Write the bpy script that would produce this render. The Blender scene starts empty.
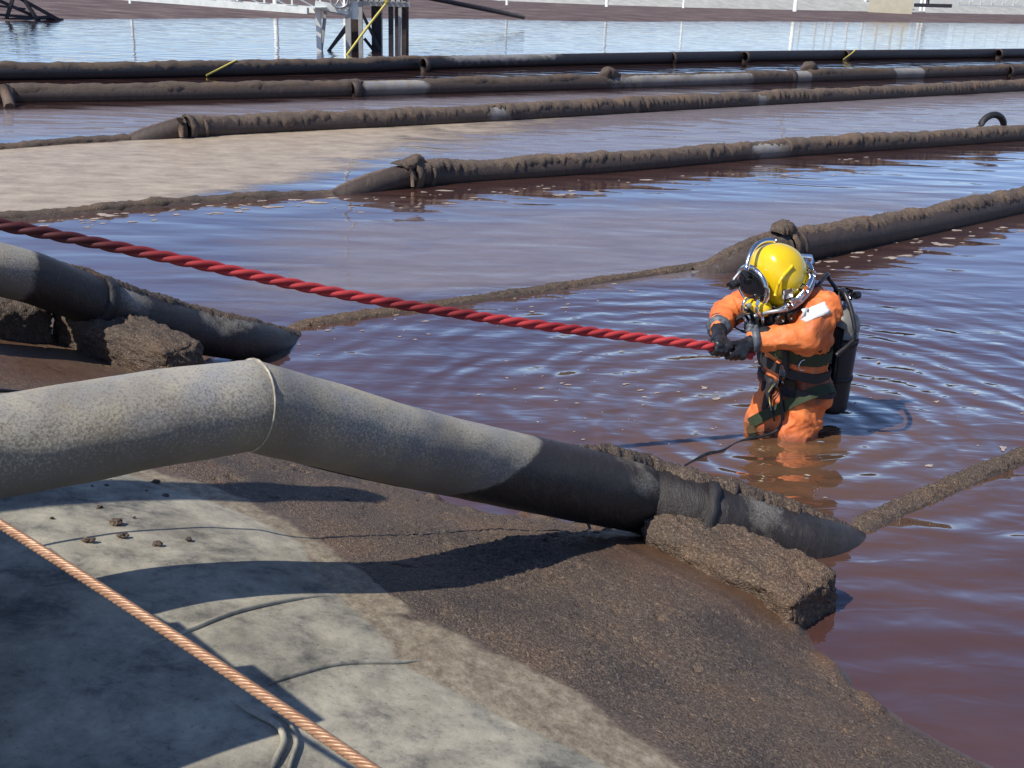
import bpy, bmesh, math, random
import numpy as np
from mathutils import Vector, Matrix, noise
from mathutils.bvhtree import BVHTree
random.seed(7)
rnd = random.uniform
SC = bpy.context.scene
COL = SC.collection

# ------------------------------------------------------------------ camera
F_PX, PITCH, ROLL, EYE = 1100.0, math.radians(20.4), math.radians(2.0), 2.3
FW = Vector((0, math.cos(PITCH), -math.sin(PITCH)))
U0 = Vector((0, math.sin(PITCH), math.cos(PITCH)))
RT = Vector((math.cos(ROLL), 0, 0)) + U0 * math.sin(ROLL)
UP = U0 * math.cos(ROLL) - Vector((math.sin(ROLL), 0, 0))
CAM = Vector((0, 0, EYE))
cd = bpy.data.cameras.new('camera')
cam = bpy.data.objects.new('camera', cd)
COL.objects.link(cam)
cd.sensor_width = 36.0
cd.lens = 36.0 * F_PX / 1024
cd.clip_start = 0.05
cd.clip_end = 3000
m3 = Matrix((RT, UP, -FW)).transposed()
cam.matrix_world = Matrix.Translation(CAM) @ m3.to_4x4()
SC.camera = cam

def ray(x, y):
    return FW + RT * ((x - 512) / F_PX) + UP * ((384 - y) / F_PX)
def at(x, y, z=0.0):
    d = ray(x, y)
    return CAM + d * ((z - EYE) / d.z)
def dep(x, y, t):
    return CAM + ray(x, y) * t

def far(x, y, dist):
    d = ray(x, y)
    return CAM + d * (dist / math.hypot(d.x, d.y))

# ------------------------------------------------------------------ light
SUN_AZ, SUN_EL = math.radians(32), math.radians(50)      # heading the light travels to, height
w = bpy.data.worlds.new('World')
SC.world = w
w.use_nodes = True
nt = w.node_tree
bg = nt.nodes['Background']
sky = nt.nodes.new('ShaderNodeTexSky')
sky.sky_type = 'NISHITA'
sky.sun_disc = False
sky.sun_elevation = SUN_EL
sx, sy = -math.cos(SUN_AZ), -math.sin(SUN_AZ)            # towards the sun
sky.sun_rotation = math.atan2(sx, sy)
sky.altitude = 1500
sky.air_density = 1.0
sky.dust_density = 0.2
sky.ozone_density = 1.6
tint = nt.nodes.new('ShaderNodeMix')          # the clear, cold blue of the day over the whole dome
tint.data_type = 'RGBA'; tint.blend_type = 'MULTIPLY'
tint.inputs[0].default_value = 1.0
tint.inputs[7].default_value = (0.93, 0.95, 1.12, 1)
nt.links.new(sky.outputs[0], tint.inputs[6])
nt.links.new(tint.outputs[2], bg.inputs[0])
bg.inputs[1].default_value = 0.115
ld = bpy.data.lights.new('sun', 'SUN')
ld.energy = 4.7
ld.angle = math.radians(0.5)
ld.color = (1.0, 0.94, 0.84)
sun = bpy.data.objects.new('sun', ld)
COL.objects.link(sun)
trav = Vector((math.cos(SUN_AZ) * math.cos(SUN_EL), math.sin(SUN_AZ) * math.cos(SUN_EL), -math.sin(SUN_EL)))
sun.rotation_euler = trav.to_track_quat('-Z', 'Y').to_euler()
sun.location = (-6, -6, 12)
vs = SC.view_settings
vs.view_transform = 'Standard'
vs.look = 'None'
vs.gamma = 1
vs.exposure = 0.12

# ------------------------------------------------------------------ materials
def mat(name):
    m = bpy.data.materials.new(name)
    m.use_nodes = True
    return m, m.node_tree, m.node_tree.nodes['Principled BSDF']

def N(t, kind, **kw):
    n = t.nodes.new(kind)
    for k, v in kw.items():
        if k in n.inputs:
            n.inputs[k].default_value = v
        else:
            setattr(n, k, v)
    return n

def noise_tex(t, vec, scale, detail=6, rough=0.6, dist=0.0):
    n = t.nodes.new('ShaderNodeTexNoise')
    n.inputs['Scale'].default_value = scale
    n.inputs['Detail'].default_value = detail
    n.inputs['Roughness'].default_value = rough
    n.inputs['Distortion'].default_value = dist
    t.links.new(vec, n.inputs['Vector'])
    return n

def ramp(t, src, stops):
    r = t.nodes.new('ShaderNodeValToRGB')
    e = r.color_ramp.elements
    while len(e) < len(stops):
        e.new(0.5)
    for k, (p, c) in enumerate(stops):
        e[k].position = p
        e[k].color = c if len(c) == 4 else (*c, 1)
    t.links.new(src, r.inputs[0])
    return r

def mix(t, fac, a, b, mode='MIX'):
    m = t.nodes.new('ShaderNodeMix')
    m.data_type = 'RGBA'
    m.blend_type = mode
    for s, i in ((fac, 0), (a, 6), (b, 7)):
        if hasattr(s, 'is_output'):
            t.links.new(s, m.inputs[i])
        elif isinstance(s, (int, float)):
            m.inputs[i].default_value = s
        else:
            m.inputs[i].default_value = (*s, 1)
    return m.outputs[2]

def math_n(t, op, a, b=None, clamp=False):
    m = t.nodes.new('ShaderNodeMath')
    m.operation = op
    m.use_clamp = clamp
    for s, i in ((a, 0), (b, 1)):
        if s is None:
            continue
        if hasattr(s, 'is_output'):
            t.links.new(s, m.inputs[i])
        else:
            m.inputs[i].default_value = s
    return m.outputs[0]

def bump(t, p, h, strength, dist):
    b = t.nodes.new('ShaderNodeBump')
    b.inputs['Strength'].default_value = strength
    b.inputs['Distance'].default_value = dist
    t.links.new(h, b.inputs['Height'])
    t.links.new(b.outputs[0], p.inputs['Normal'])
    if p.inputs['Coat Weight'].default_value > 0:
        t.links.new(b.outputs[0], p.inputs['Coat Normal'])
    return b

def simple(name, cols, scale=20, rough=0.6, metal=0.0, bs=0.3, bd=0.004, bscale=None, rough2=None):
    m, t, p = mat(name)
    tc = t.nodes.new('ShaderNodeTexCoord')
    n = noise_tex(t, tc.outputs['Object'], scale)
    k = len(cols)
    r = ramp(t, n.outputs['Fac'], [(0.30 + 0.4 * i / max(1, k - 1), c) for i, c in enumerate(cols)])
    t.links.new(r.outputs[0], p.inputs['Base Color'])
    p.inputs['Roughness'].default_value = rough
    p.inputs['Metallic'].default_value = metal
    if bs:
        n2 = noise_tex(t, tc.outputs['Object'], bscale or scale * 3, 5, 0.65)
        bump(t, p, n2.outputs['Fac'], bs, bd)
    return m

def mud_nodes(t, vec, warm=1.0):
    n1 = noise_tex(t, vec, 2.4, 7, 0.68)
    n2 = noise_tex(t, vec, 88.0, 5, 0.8)
    c1 = ramp(t, n2.outputs['Fac'], [(0.36, (0.030, 0.022, 0.018)), (0.45, (0.092, 0.068, 0.052)), (0.57, (0.15, 0.113, 0.084)), (0.66, (0.34, 0.275, 0.21))])
    c2 = ramp(t, n1.outputs['Fac'], [(0.35, (0.66, 0.67, 0.72)), (0.5, (1.0, 0.96, 0.92)), (0.66, (1.25, 1.08, 0.92))])
    return mix(t, 1.0, c1.outputs[0], c2.outputs[0], 'MULTIPLY'), n2

def make_sludge(name, darken=1.0):
    m, t, p = mat(name)
    tc = t.nodes.new('ShaderNodeTexCoord')
    vec = tc.outputs['Object']
    col, n2 = mud_nodes(t, vec)
    a = N(t, 'ShaderNodeAttribute', attribute_name='wet')
    n3 = noise_tex(t, vec, 9, 5, 0.6)
    wetc = ramp(t, n3.outputs['Fac'], [(0.3, (0.085, 0.043, 0.024)), (0.7, (0.135, 0.070, 0.038))])
    col = mix(t, a.outputs['Fac'], col, wetc.outputs[0])
    col = mix(t, 1.0, col, (darken, darken, darken), 'MULTIPLY')
    t.links.new(col, p.inputs['Base Color'])
    rr = math_n(t, 'MULTIPLY_ADD', a.outputs['Fac'], -0.4)
    rr.node.inputs[2].default_value = 0.72
    t.links.new(rr, p.inputs['Roughness'])
    p.inputs['Specular IOR Level'].default_value = 0.45
    v = t.nodes.new('ShaderNodeTexVoronoi')
    v.inputs['Scale'].default_value = 140
    t.links.new(vec, v.inputs['Vector'])
    n4 = noise_tex(t, vec, 160, 4, 0.7)
    h = math_n(t, 'ADD', v.outputs['Distance'], n4.outputs['Fac'])
    bstr = bump(t, p, h, 0.75, 0.0065)
    s = math_n(t, 'MULTIPLY_ADD', a.outputs['Fac'], -0.6)
    s.node.inputs[2].default_value = 0.75
    t.links.new(s, bstr.inputs['Strength'])
    return m

MUD = make_sludge('brown_sludge')
CRUST = make_sludge('sludge_crust', 0.95)
CRUST_FAR = make_sludge('far_sludge_crust', 1.25)
CRUST_PALE = make_sludge('dry_sludge_crust', 0.9)

def make_liner():
    m, t, p = mat('pale_liner')
    tc = t.nodes.new('ShaderNodeTexCoord')
    vec = tc.outputs['Object']
    n1 = noise_tex(t, vec, 1.7, 9, 0.68, 0.2)
    n2 = noise_tex(t, vec, 5.0, 9, 0.74, 0.15)
    n3 = noise_tex(t, vec, 60.0, 6, 0.7)
    base = ramp(t, n1.outputs['Fac'], [(0.32, (0.15, 0.140, 0.115)), (0.43, (0.27, 0.255, 0.205)), (0.56, (0.38, 0.355, 0.285)), (0.68, (0.22, 0.205, 0.165))])
    det = ramp(t, n2.outputs['Fac'], [(0.36, (0.36, 0.36, 0.38)), (0.48, (0.88, 0.87, 0.85)), (0.62, (1.25, 1.22, 1.15))])
    spk = ramp(t, n3.outputs['Fac'], [(0.30, (0.40, 0.37, 0.34)), (0.42, (1, 1, 1))])
    col = mix(t, 1.0, base.outputs[0], det.outputs[0], 'MULTIPLY')
    col = mix(t, 0.8, col, spk.outputs[0], 'MULTIPLY')
    a = N(t, 'ShaderNodeAttribute', attribute_name='tan')
    mp = t.nodes.new('ShaderNodeMapping')
    mp.inputs['Rotation'].default_value = (0, 0, math.radians(-44))
    mp.inputs['Scale'].default_value = (18, 12, 20)
    t.links.new(vec, mp.inputs['Vector'])
    n4 = noise_tex(t, mp.outputs[0], 1.5, 9, 0.82)
    tanc = ramp(t, n4.outputs['Fac'], [(0.34, (0.13, 0.100, 0.068)), (0.48, (0.25, 0.20, 0.135)), (0.64, (0.42, 0.355, 0.25))])
    col = mix(t, a.outputs['Fac'], col, tanc.outputs[0])
    mcol, _n = mud_nodes(t, vec)
    a2 = N(t, 'ShaderNodeAttribute', attribute_name='mud')
    col = mix(t, a2.outputs['Fac'], col, mcol)
    t.links.new(col, p.inputs['Base Color'])
    p.inputs['Roughness'].default_value = 0.75
    h = math_n(t, 'ADD', n2.outputs['Fac'], n3.outputs['Fac'])
    bump(t, p, h, 0.35, 0.006)
    return m
LINER = make_liner()

def make_pipe_mat(name, clean, mudc, blue=(0.30, 0.31, 0.34), wet_rough=0.42):
    m, t, p = mat(name)
    tc = t.nodes.new('ShaderNodeTexCoord')
    vec = tc.outputs['Object']
    n1 = noise_tex(t, vec, 6.0, 6, 0.65)
    n2 = noise_tex(t, vec, 120.0, 6, 0.85)
    n3 = noise_tex(t, vec, 2.2, 4, 0.6)
    c = ramp(t, n1.outputs['Fac'], [(0.35, blue), (0.6, clean)])
    blot = ramp(t, n3.outputs['Fac'], [(0.35, (0.66, 0.64, 0.62)), (0.55, (1.0, 1.0, 1.0)), (0.7, (1.12, 1.08, 1.0))])
    c2_ = mix(t, 1.0, c.outputs[0], blot.outputs[0], 'MULTIPLY')
    scr = t.nodes.new('ShaderNodeMapping')
    scr.inputs['Rotation'].default_value = (0.3, 0.5, math.radians(-35))
    scr.inputs['Scale'].default_value = (22, 7, 9)
    t.links.new(vec, scr.inputs['Vector'])
    n5 = noise_tex(t, scr.outputs[0], 1.0, 6, 0.75, 0.8)
    # speckled dirt, thicker on the lower half of the wall
    a = N(t, 'ShaderNodeAttribute', attribute_name='low')
    thr = math_n(t, 'MULTIPLY_ADD', a.outputs['Fac'], 0.27)
    thr.node.inputs[2].default_value = -0.04
    v = math_n(t, 'ADD', n2.outputs['Fac'], thr)
    sp = ramp(t, v, [(0.47, (0, 0, 0)), (0.60, (1, 1, 1))])
    spf = math_n(t, 'MULTIPLY', sp.outputs[0], 0.75)
    col = mix(t, spf, c2_, (0.115, 0.088, 0.068))
    s = N(t, 'ShaderNodeAttribute', attribute_name='stain')
    md = ramp(t, n2.outputs['Fac'], [(0.3, tuple(x * 0.55 for x in mudc)), (0.7, tuple(x * 1.5 for x in mudc))])
    scrape = ramp(t, n5.outputs['Fac'], [(0.50, (0, 0, 0)), (0.72, (1, 1, 1))])
    mdc = mix(t, math_n(t, 'MULTIPLY', scrape.outputs[0], 0.28), md.outputs[0], tuple(min(.3, x * 3.2 + .03) for x in mudc))
    sn = math_n(t, 'ADD', math_n(t, 'MULTIPLY', n1.outputs['Fac'], 1.0), math_n(t, 'MULTIPLY', n2.outputs['Fac'], 0.6))
    sn = math_n(t, 'ADD', sn, -0.80)
    sf = math_n(t, 'ADD', s.outputs['Fac'], sn, True)
    sf2 = ramp(t, sf, [(0.35, (0, 0, 0)), (0.6, (1, 1, 1))])
    col = mix(t, sf2.outputs[0], col, mdc)
    t.links.new(col, p.inputs['Base Color'])
    rr = math_n(t, 'MULTIPLY_ADD', sf2.outputs[0], wet_rough - 0.68)
    rr.node.inputs[2].default_value = 0.68
    t.links.new(rr, p.inputs['Roughness'])
    h = math_n(t, 'ADD', math_n(t, 'MULTIPLY', n5.outputs['Fac'], math_n(t, 'MULTIPLY', sf2.outputs[0], 3.0)), n2.outputs['Fac'])
    bump(t, p, h, 0.6, 0.006)
    return m
PIPE1 = make_pipe_mat('weathered_grey_pipe', (0.50, 0.45, 0.34), (0.026, 0.020, 0.018), (0.36, 0.355, 0.34))
PIPE2 = make_pipe_mat('muddy_pipe', (0.36, 0.33, 0.28), (0.062, 0.043, 0.034), wet_rough=0.62)
BLACKPIPE = make_pipe_mat('black_pipe', (0.25, 0.24, 0.22), (0.022, 0.019, 0.020), wet_rough=0.5)

METAL = simple('galvanised_steel', [(0.35, 0.36, 0.37), (0.55, 0.56, 0.57)], 30, 0.45, 0.6, 0.2)
RUSTY = simple('rusty_dark_steel', [(0.035, 0.025, 0.025), (0.10, 0.07, 0.06)], 8, 0.7, 0.2, 0.3)
DARKSTEEL = simple('dark_steel', [(0.02, 0.02, 0.03), (0.05, 0.045, 0.05)], 8, 0.5, 0.3, 0.2)
WHITEP = simple('white_paint', [(0.62, 0.66, 0.62), (0.8, 0.82, 0.78)], 5, 0.5, 0, 0.1)
GREYPAINT = simple('grey_painted_steel', [(0.28, 0.28, 0.27), (0.42, 0.41, 0.38)], 5, 0.5, 0, 0.2)
PALECON = simple('pale_concrete', [(0.33, 0.33, 0.30), (0.48, 0.48, 0.44)], 1.5, 0.85, 0, 0.3)
BEIGE = simple('beige_render', [(0.5, 0.46, 0.34), (0.6, 0.55, 0.42)], 2, 0.8, 0, 0.1)
YELLOWROPE = simple('yellow_rope', [(0.55, 0.45, 0.09), (0.7, 0.58, 0.15)], 30, 0.7)
RUBBER = simple('black_rubber', [(0.010, 0.010, 0.012), (0.028, 0.028, 0.032)], 30, 0.38, 0, 0.15)
GREYRUB = simple('grey_glove_fabric', [(0.05, 0.06, 0.075), (0.13, 0.15, 0.18)], 60, 0.5, 0, 0.3)
PALEGREY = simple('pale_grey_patch', [(0.34, 0.35, 0.36), (0.5, 0.5, 0.5)], 60, 0.5, 0, 0.2)
WEB = simple('black_webbing', [(0.012, 0.012, 0.016), (0.03, 0.03, 0.035)], 150, 0.7, 0, 0.4, 0.001)
GREENWEB = simple('dark_green_webbing', [(0.02, 0.032, 0.014), (0.045, 0.062, 0.028)], 120, 0.8, 0, 0.4, 0.001)
PALEGREEN = simple('pale_green_buckle', [(0.20, 0.24, 0.09), (0.33, 0.38, 0.18)], 80, 0.5, 0, 0.1)
CHROME = simple('chromed_brass', [(0.62, 0.64, 0.68), (0.85, 0.86, 0.88)], 25, 0.16, 1.0, 0.25, 0.002)
TANKGREY = simple('dull_grey_tank_paint', [(0.16, 0.16, 0.145), (0.23, 0.225, 0.20)], 12, 0.42, 0.1, 0.1)
TANKBLACK = simple('black_tank_paint', [(0.010, 0.010, 0.012), (0.022, 0.020, 0.022)], 12, 0.4, 0, 0.15)
WHITEPATCH = simple('white_arm_patch', [(0.72, 0.70, 0.66), (0.85, 0.84, 0.80)], 40, 0.6, 0, 0.1)
GLASS = simple('dark_visor_glass', [(0.006, 0.007, 0.008), (0.012, 0.012, 0.014)], 10, 0.04, 0, 0)
HELMY = simple('yellow_helmet_paint', [(0.80, 0.52, 0.008), (0.86, 0.60, 0.012)], 9, 0.22, 0, 0.05, 0.001)
HELMY.node_tree.nodes['Principled BSDF'].inputs['Coat Weight'].default_value = 0.5
WIRE = simple('coppery_wire', [(0.30, 0.15, 0.08), (0.50, 0.30, 0.18)], 60, 0.45, 0.35, 0.4, 0.001)
SUIT = None
def make_suit():
    m, t, p = mat('orange_drysuit')
    tc = t.nodes.new('ShaderNodeTexCoord')
    vec = tc.outputs['Object']
    n1 = noise_tex(t, vec, 9.0, 5, 0.6, 0.4)
    n2 = noise_tex(t, vec, 26.0, 5, 0.6, 1.2)
    c = ramp(t, n1.outputs['Fac'], [(0.28, (0.56, 0.115, 0.028)), (0.5, (0.80, 0.20, 0.05)), (0.72, (0.88, 0.27, 0.08))])
    a = N(t, 'ShaderNodeAttribute', attribute_name='dirt_shade')
    col = mix(t, a.outputs['Fac'], c.outputs[0], (0.17, 0.055, 0.028))
    t.links.new(col, p.inputs['Base Color'])
    p.inputs['Roughness'].default_value = 0.6
    n3 = noise_tex(t, vec, 300.0, 2, 0.5)
    bump(t, p, math_n(t, 'ADD', n2.outputs['Fac'], math_n(t, 'MULTIPLY', n3.outputs['Fac'], .1)), 0.5, 0.008)
    return m
SUIT = make_suit()

def make_rope():
    m, t, p = mat('red_rope_fibre')
    tc = t.nodes.new('ShaderNodeTexCoord')
    vec = tc.outputs['Object']
    n1 = noise_tex(t, vec, 1.6, 4, 0.6)
    n2 = noise_tex(t, vec, 220.0, 3, 0.6)
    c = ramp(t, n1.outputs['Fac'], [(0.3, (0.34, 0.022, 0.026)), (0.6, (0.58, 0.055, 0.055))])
    a = N(t, 'ShaderNodeAttribute', attribute_name='dirt_shade')
    col = mix(t, a.outputs['Fac'], c.outputs[0], (0.075, 0.009, 0.011))  # dark red for mud patches and for the shade painted on the left stretch
    t.links.new(col, p.inputs['Base Color'])
    p.inputs['Roughness'].default_value = 0.6
    bump(t, p, n2.outputs['Fac'], 0.6, 0.002)
    return m
ROPE = make_rope()

DIVER = Vector((1.56, 5.70, 0))
def make_water():
    m, t, p = mat('turbid_brown_water')
    tc = t.nodes.new('ShaderNodeTexCoord')
    vec = tc.outputs['Object']
    n1 = noise_tex(t, vec, 0.8, 4, 0.6)
    c = ramp(t, n1.outputs['Fac'], [(0.3, (0.066, 0.030, 0.028)), (0.7, (0.102, 0.050, 0.036))])
    p.inputs['Roughness'].default_value = 0.04
    p.inputs['Coat Weight'].default_value = 1.0
    p.inputs['Coat Roughness'].default_value = 0.04
    p.inputs['IOR'].default_value = 1.7
    # distance from the diver
    sub = t.nodes.new('ShaderNodeVectorMath'); sub.operation = 'DISTANCE'
    t.links.new(vec, sub.inputs[0]); sub.inputs[1].default_value = DIVER
    d = sub.outputs['Value']
    stir = N(t, 'ShaderNodeMapRange')
    t.links.new(d, stir.inputs['Value'])
    for k, v in zip(('From Min', 'From Max', 'To Min', 'To Max'), (0.3, 2.0, 0.8, 0.0)):
        stir.inputs[k].default_value = v
    t.links.new(mix(t, stir.outputs[0], c.outputs[0], (0.15, 0.082, 0.038)), p.inputs['Base Color'])
    warp = noise_tex(t, vec, 1.4, 3, 0.5)
    dd = math_n(t, 'MULTIPLY_ADD', warp.outputs['Fac'], 0.6)
    t.links.new(d, dd.node.inputs[2])
    ring = math_n(t, 'SINE', math_n(t, 'MULTIPLY', dd, 24.0))
    fade = N(t, 'ShaderNodeMapRange')
    t.links.new(d, fade.inputs['Value'])
    for k, v in zip(('From Min', 'From Max', 'To Min', 'To Max'), (0.3, 3.8, 1.0, 0.0)):
        fade.inputs[k].default_value = v
    rg = math_n(t, 'MULTIPLY', ring, math_n(t, 'MULTIPLY', fade.outputs[0], 0.16))
    # wind ripples, stretched across the line of the wind
    mp = t.nodes.new('ShaderNodeMapping')
    mp.inputs['Rotation'].default_value = (0, 0, math.radians(-8))
    mp.inputs['Scale'].default_value = (1.0, 2.6, 1.0)
    t.links.new(vec, mp.inputs['Vector'])
    w1 = noise_tex(t, mp.outputs[0], 1.0, 1.5, 0.35, 0.3)
    w2 = noise_tex(t, mp.outputs[0], 3.2, 2.0, 0.42, 0.6)
    near = N(t, 'ShaderNodeMapRange')
    t.links.new(d, near.inputs['Value'])
    for k, v in zip(('From Min', 'From Max', 'To Min', 'To Max'), (0.5, 5.0, 0.75, 0.06)):
        near.inputs[k].default_value = v
    h = math_n(t, 'ADD', math_n(t, 'MULTIPLY', w1.outputs['Fac'], math_n(t, 'MULTIPLY_ADD', near.outputs[0], 0.7)),
               math_n(t, 'MULTIPLY', w2.outputs['Fac'], math_n(t, 'MULTIPLY', near.outputs[0], 0.38)))
    h = math_n(t, 'ADD', h, rg)
    bump(t, p, h, 0.5, 0.075)
    return m
WATER = make_water()

def make_scum(name, c1, c2, lo, hi, sc=(2.2, 6.0, 1), maxo=1.0):
    m, t, p = mat(name)
    tc = t.nodes.new('ShaderNodeTexCoord')
    vec = tc.outputs['Object']
    mp = t.nodes.new('ShaderNodeMapping')
    mp.inputs['Scale'].default_value = sc
    t.links.new(vec, mp.inputs['Vector'])
    n1 = noise_tex(t, mp.outputs[0], 1.0, 7, 0.72, 0.5)
    n2 = noise_tex(t, mp.outputs[0], 2.4, 6, 0.75)
    c = ramp(t, n2.outputs['Fac'], [(0.35, c1), (0.65, c2)])
    t.links.new(c.outputs[0], p.inputs['Base Color'])
    p.inputs['Roughness'].default_value = 0.5
    a = N(t, 'ShaderNodeAttribute', attribute_name='cover')
    v = math_n(t, 'ADD', n1.outputs['Fac'], a.outputs['Fac'])
    r = ramp(t, v, [(lo, (0, 0, 0)), (hi, (1, 1, 1))])
    al = math_n(t, 'MULTIPLY', r.outputs[0], maxo)
    t.links.new(al, p.inputs['Alpha'])
    bump(t, p, n2.outputs['Fac'], 0.3, 0.01)
    return m
FOAM = make_scum('tan_foam_scum', (0.32, 0.25, 0.185), (0.54, 0.45, 0.34), 0.70, 1.30, (1.0, 1.8, 1), maxo=0.88)
MILK = make_scum('milky_film', (0.29, 0.25, 0.27), (0.40, 0.36, 0.38), 0.60, 1.35, (0.7, 1.8, 1), 0.42)
FLECK = simple('foam_bubbles', [(0.28, 0.22, 0.18), (0.50, 0.43, 0.37)], 40, 0.5, 0, 0.4)

# ------------------------------------------------------------------ helpers
def link(name, me, m, parent=None, smooth=True):
    me.name = name
    o = bpy.data.objects.new(name, me)
    COL.objects.link(o)
    if m is not None and not me.materials:
        me.materials.append(m)
    if smooth:
        me.polygons.foreach_set('use_smooth', [True] * len(me.polygons))
    if parent is not None:
        base = parent
        off = Vector(parent.location)
        if parent.parent is not None:
            off = off + Vector(parent.parent.location)
        if parent.type == 'MESH':     # a part: sits at its thing's origin
            off = Vector(parent.parent.location) if parent.parent else Vector(parent.location)
        if off.length > 0:
            me.transform(Matrix.Translation(-off))
        o.parent = base
    return o

def mesh(name, vs_, fs, m, parent=None, smooth=True, attrs=None):
    me = bpy.data.meshes.new(name)
    me.from_pydata([tuple(v) for v in vs_], [], fs)
    if attrs:
        for k, arr in attrs.items():
            a = me.attributes.new(k, 'FLOAT', 'POINT')
            a.data.foreach_set('value', np.asarray(arr, dtype=np.float32))
    me.validate()
    return link(name, me, m, parent, smooth)

def frombm(name, bm, m, parent=None, smooth=True):
    me = bpy.data.meshes.new(name)
    bm.to_mesh(me)
    bm.free()
    return link(name, me, m, parent, smooth)

def thing(name, loc, label, cat, group=None):
    o = bpy.data.objects.new(name, None)
    o.empty_display_size = 0.1
    o.location = loc
    COL.objects.link(o)
    return tag(o, label, cat, group)

def tag(o, label=None, cat=None, group=None, kind=None):
    if label: o['label'] = label
    if cat: o['category'] = cat
    if group: o['group'] = group
    if kind: o['kind'] = kind
    return o

def catmull(pts, n=8):
    pts = [Vector(p) for p in pts]
    P = [pts[0] * 2 - pts[1]] + pts + [pts[-1] * 2 - pts[-2]]
    out = []
    for i in range(1, len(P) - 2):
        a, b, c, d = P[i - 1:i + 3]
        for k in range(n):
            t = k / n
            out.append(0.5 * ((2 * b) + (c - a) * t + (2 * a - 5 * b + 4 * c - d) * t * t + (3 * b - a - 3 * c + d) * t ** 3))
    out.append(pts[-1])
    return out

def resample(pts, step):
    out = [pts[0].copy()]
    acc = 0.0
    for a, b in zip(pts, pts[1:]):
        L = (b - a).length
        if L < 1e-9: continue
        s = step - acc
        while s <= L:
            out.append(a.lerp(b, s / L))
            s += step
        acc = (acc + L) % step
    if (out[-1] - pts[-1]).length > step * 0.3:
        out.append(pts[-1].copy())
    return out

def frames(pts):
    fr = []
    for i, p in enumerate(pts):
        a = pts[max(0, i - 1)]
        b = pts[min(len(pts) - 1, i + 1)]
        d = (b - a).normalized()
        ref = Vector((0, 0, 1)) if abs(d.z) < 0.95 else Vector((0, 1, 0))
        s = d.cross(ref).normalized()
        fr.append((p, d, s, s.cross(d)))
    return fr

def tube_data(pts, rad, seg=16, cap=True, disp=None):
    V, Fc, info = [], [], []
    fr = frames(pts)
    for i, (p, d, s, u) in enumerate(fr):
        r = rad(i) if callable(rad) else rad
        for k in range(seg):
            a = 2 * math.pi * k / seg
            q = r
            if disp: q += disp(i, a, p)
            V.append(p + s * (math.cos(a) * q) + u * (math.sin(a) * q))
            info.append((i, a))
    n = len(fr)
    for i in range(n - 1):
        for k in range(seg):
            k2 = (k + 1) % seg
            Fc.append((i * seg + k, i * seg + k2, (i + 1) * seg + k2, (i + 1) * seg + k))
    if cap:
        Fc.append(tuple(range(seg)))
        Fc.append(tuple((n - 1) * seg + k for k in reversed(range(seg))))
    return V, Fc, info

def tube(name, pts, rad, m, parent=None, seg=12, cap=True, disp=None, step=None, attrs=None):
    pts = [Vector(p) for p in pts]
    if step: pts = resample(pts, step)
    V, Fc, info = tube_data(pts, rad, seg, cap, disp)
    return mesh(name, V, Fc, m, parent, True, attrs)

def beams(items, m=None):
    """several bars (a,b,w,h) as one bmesh"""
    bm = bmesh.new()
    for a, b, wd, ht in items:
        a, b = Vector(a), Vector(b)
        d = (b - a).normalized()
        ref = Vector((0, 0, 1)) if abs(d.z) < 0.95 else Vector((0, 1, 0))
        s = d.cross(ref).normalized()
        u = s.cross(d)
        vs_ = []
        for p in (a, b):
            for i, j in ((-1, -1), (1, -1), (1, 1), (-1, 1)):
                vs_.append(bm.verts.new(p + s * (wd / 2 * i) + u * (ht / 2 * j)))
        for f in ((0, 1, 2, 3), (7, 6, 5, 4), (0, 4, 5, 1), (1, 5, 6, 2), (2, 6, 7, 3), (3, 7, 4, 0)):
            bm.faces.new([vs_[k] for k in f])
    bmesh.ops.recalc_face_normals(bm, faces=bm.faces)
    return bm

def bar(name, a, b, wd, ht, m, parent):
    return frombm(name, beams([(a, b, wd, ht)]), m, parent, False)

def fbm(p, sc, oct=4):
    return noise.fractal(Vector(p) * sc, 0.6, 2.1, oct)

def remesh(name, parts, m, parent, voxel=0.012, smooth=6, disp=None):
    """parts: capsules (a, b, ra, rb, flat) -> one continuous skin"""
    bm = bmesh.new()
    for a, b, ra, rb in parts:
        a, b = Vector(a), Vector(b)
        n = max(2, int((b - a).length / (min(ra, rb) * 0.35)) + 1)
        n = min(n, 14)
        for k in range(n):
            t = k / (n - 1)
            mtx = Matrix.Translation(a.lerp(b, t)) @ Matrix.Scale(ra + (rb - ra) * t, 4)
            bmesh.ops.create_icosphere(bm, subdivisions=3, radius=1.0, matrix=mtx)
    me = bpy.data.meshes.new(name)
    bm.to_mesh(me); bm.free()
    tmp = bpy.data.objects.new(name, me)
    COL.objects.link(tmp)
    r = tmp.modifiers.new('r', 'REMESH'); r.mode = 'VOXEL'; r.voxel_size = voxel
    s = tmp.modifiers.new('s', 'SMOOTH'); s.factor = 0.6; s.iterations = smooth
    dg = bpy.context.evaluated_depsgraph_get()
    me2 = bpy.data.meshes.new_from_object(tmp.evaluated_get(dg))
    bpy.data.objects.remove(tmp)
    me2.materials.clear()
    if disp:
        nv = [v.normal.copy() for v in me2.vertices]
        for v, nn in zip(me2.vertices, nv):
            v.co += nn * disp(v.co)
    return link(name, me2, m, parent)

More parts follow.
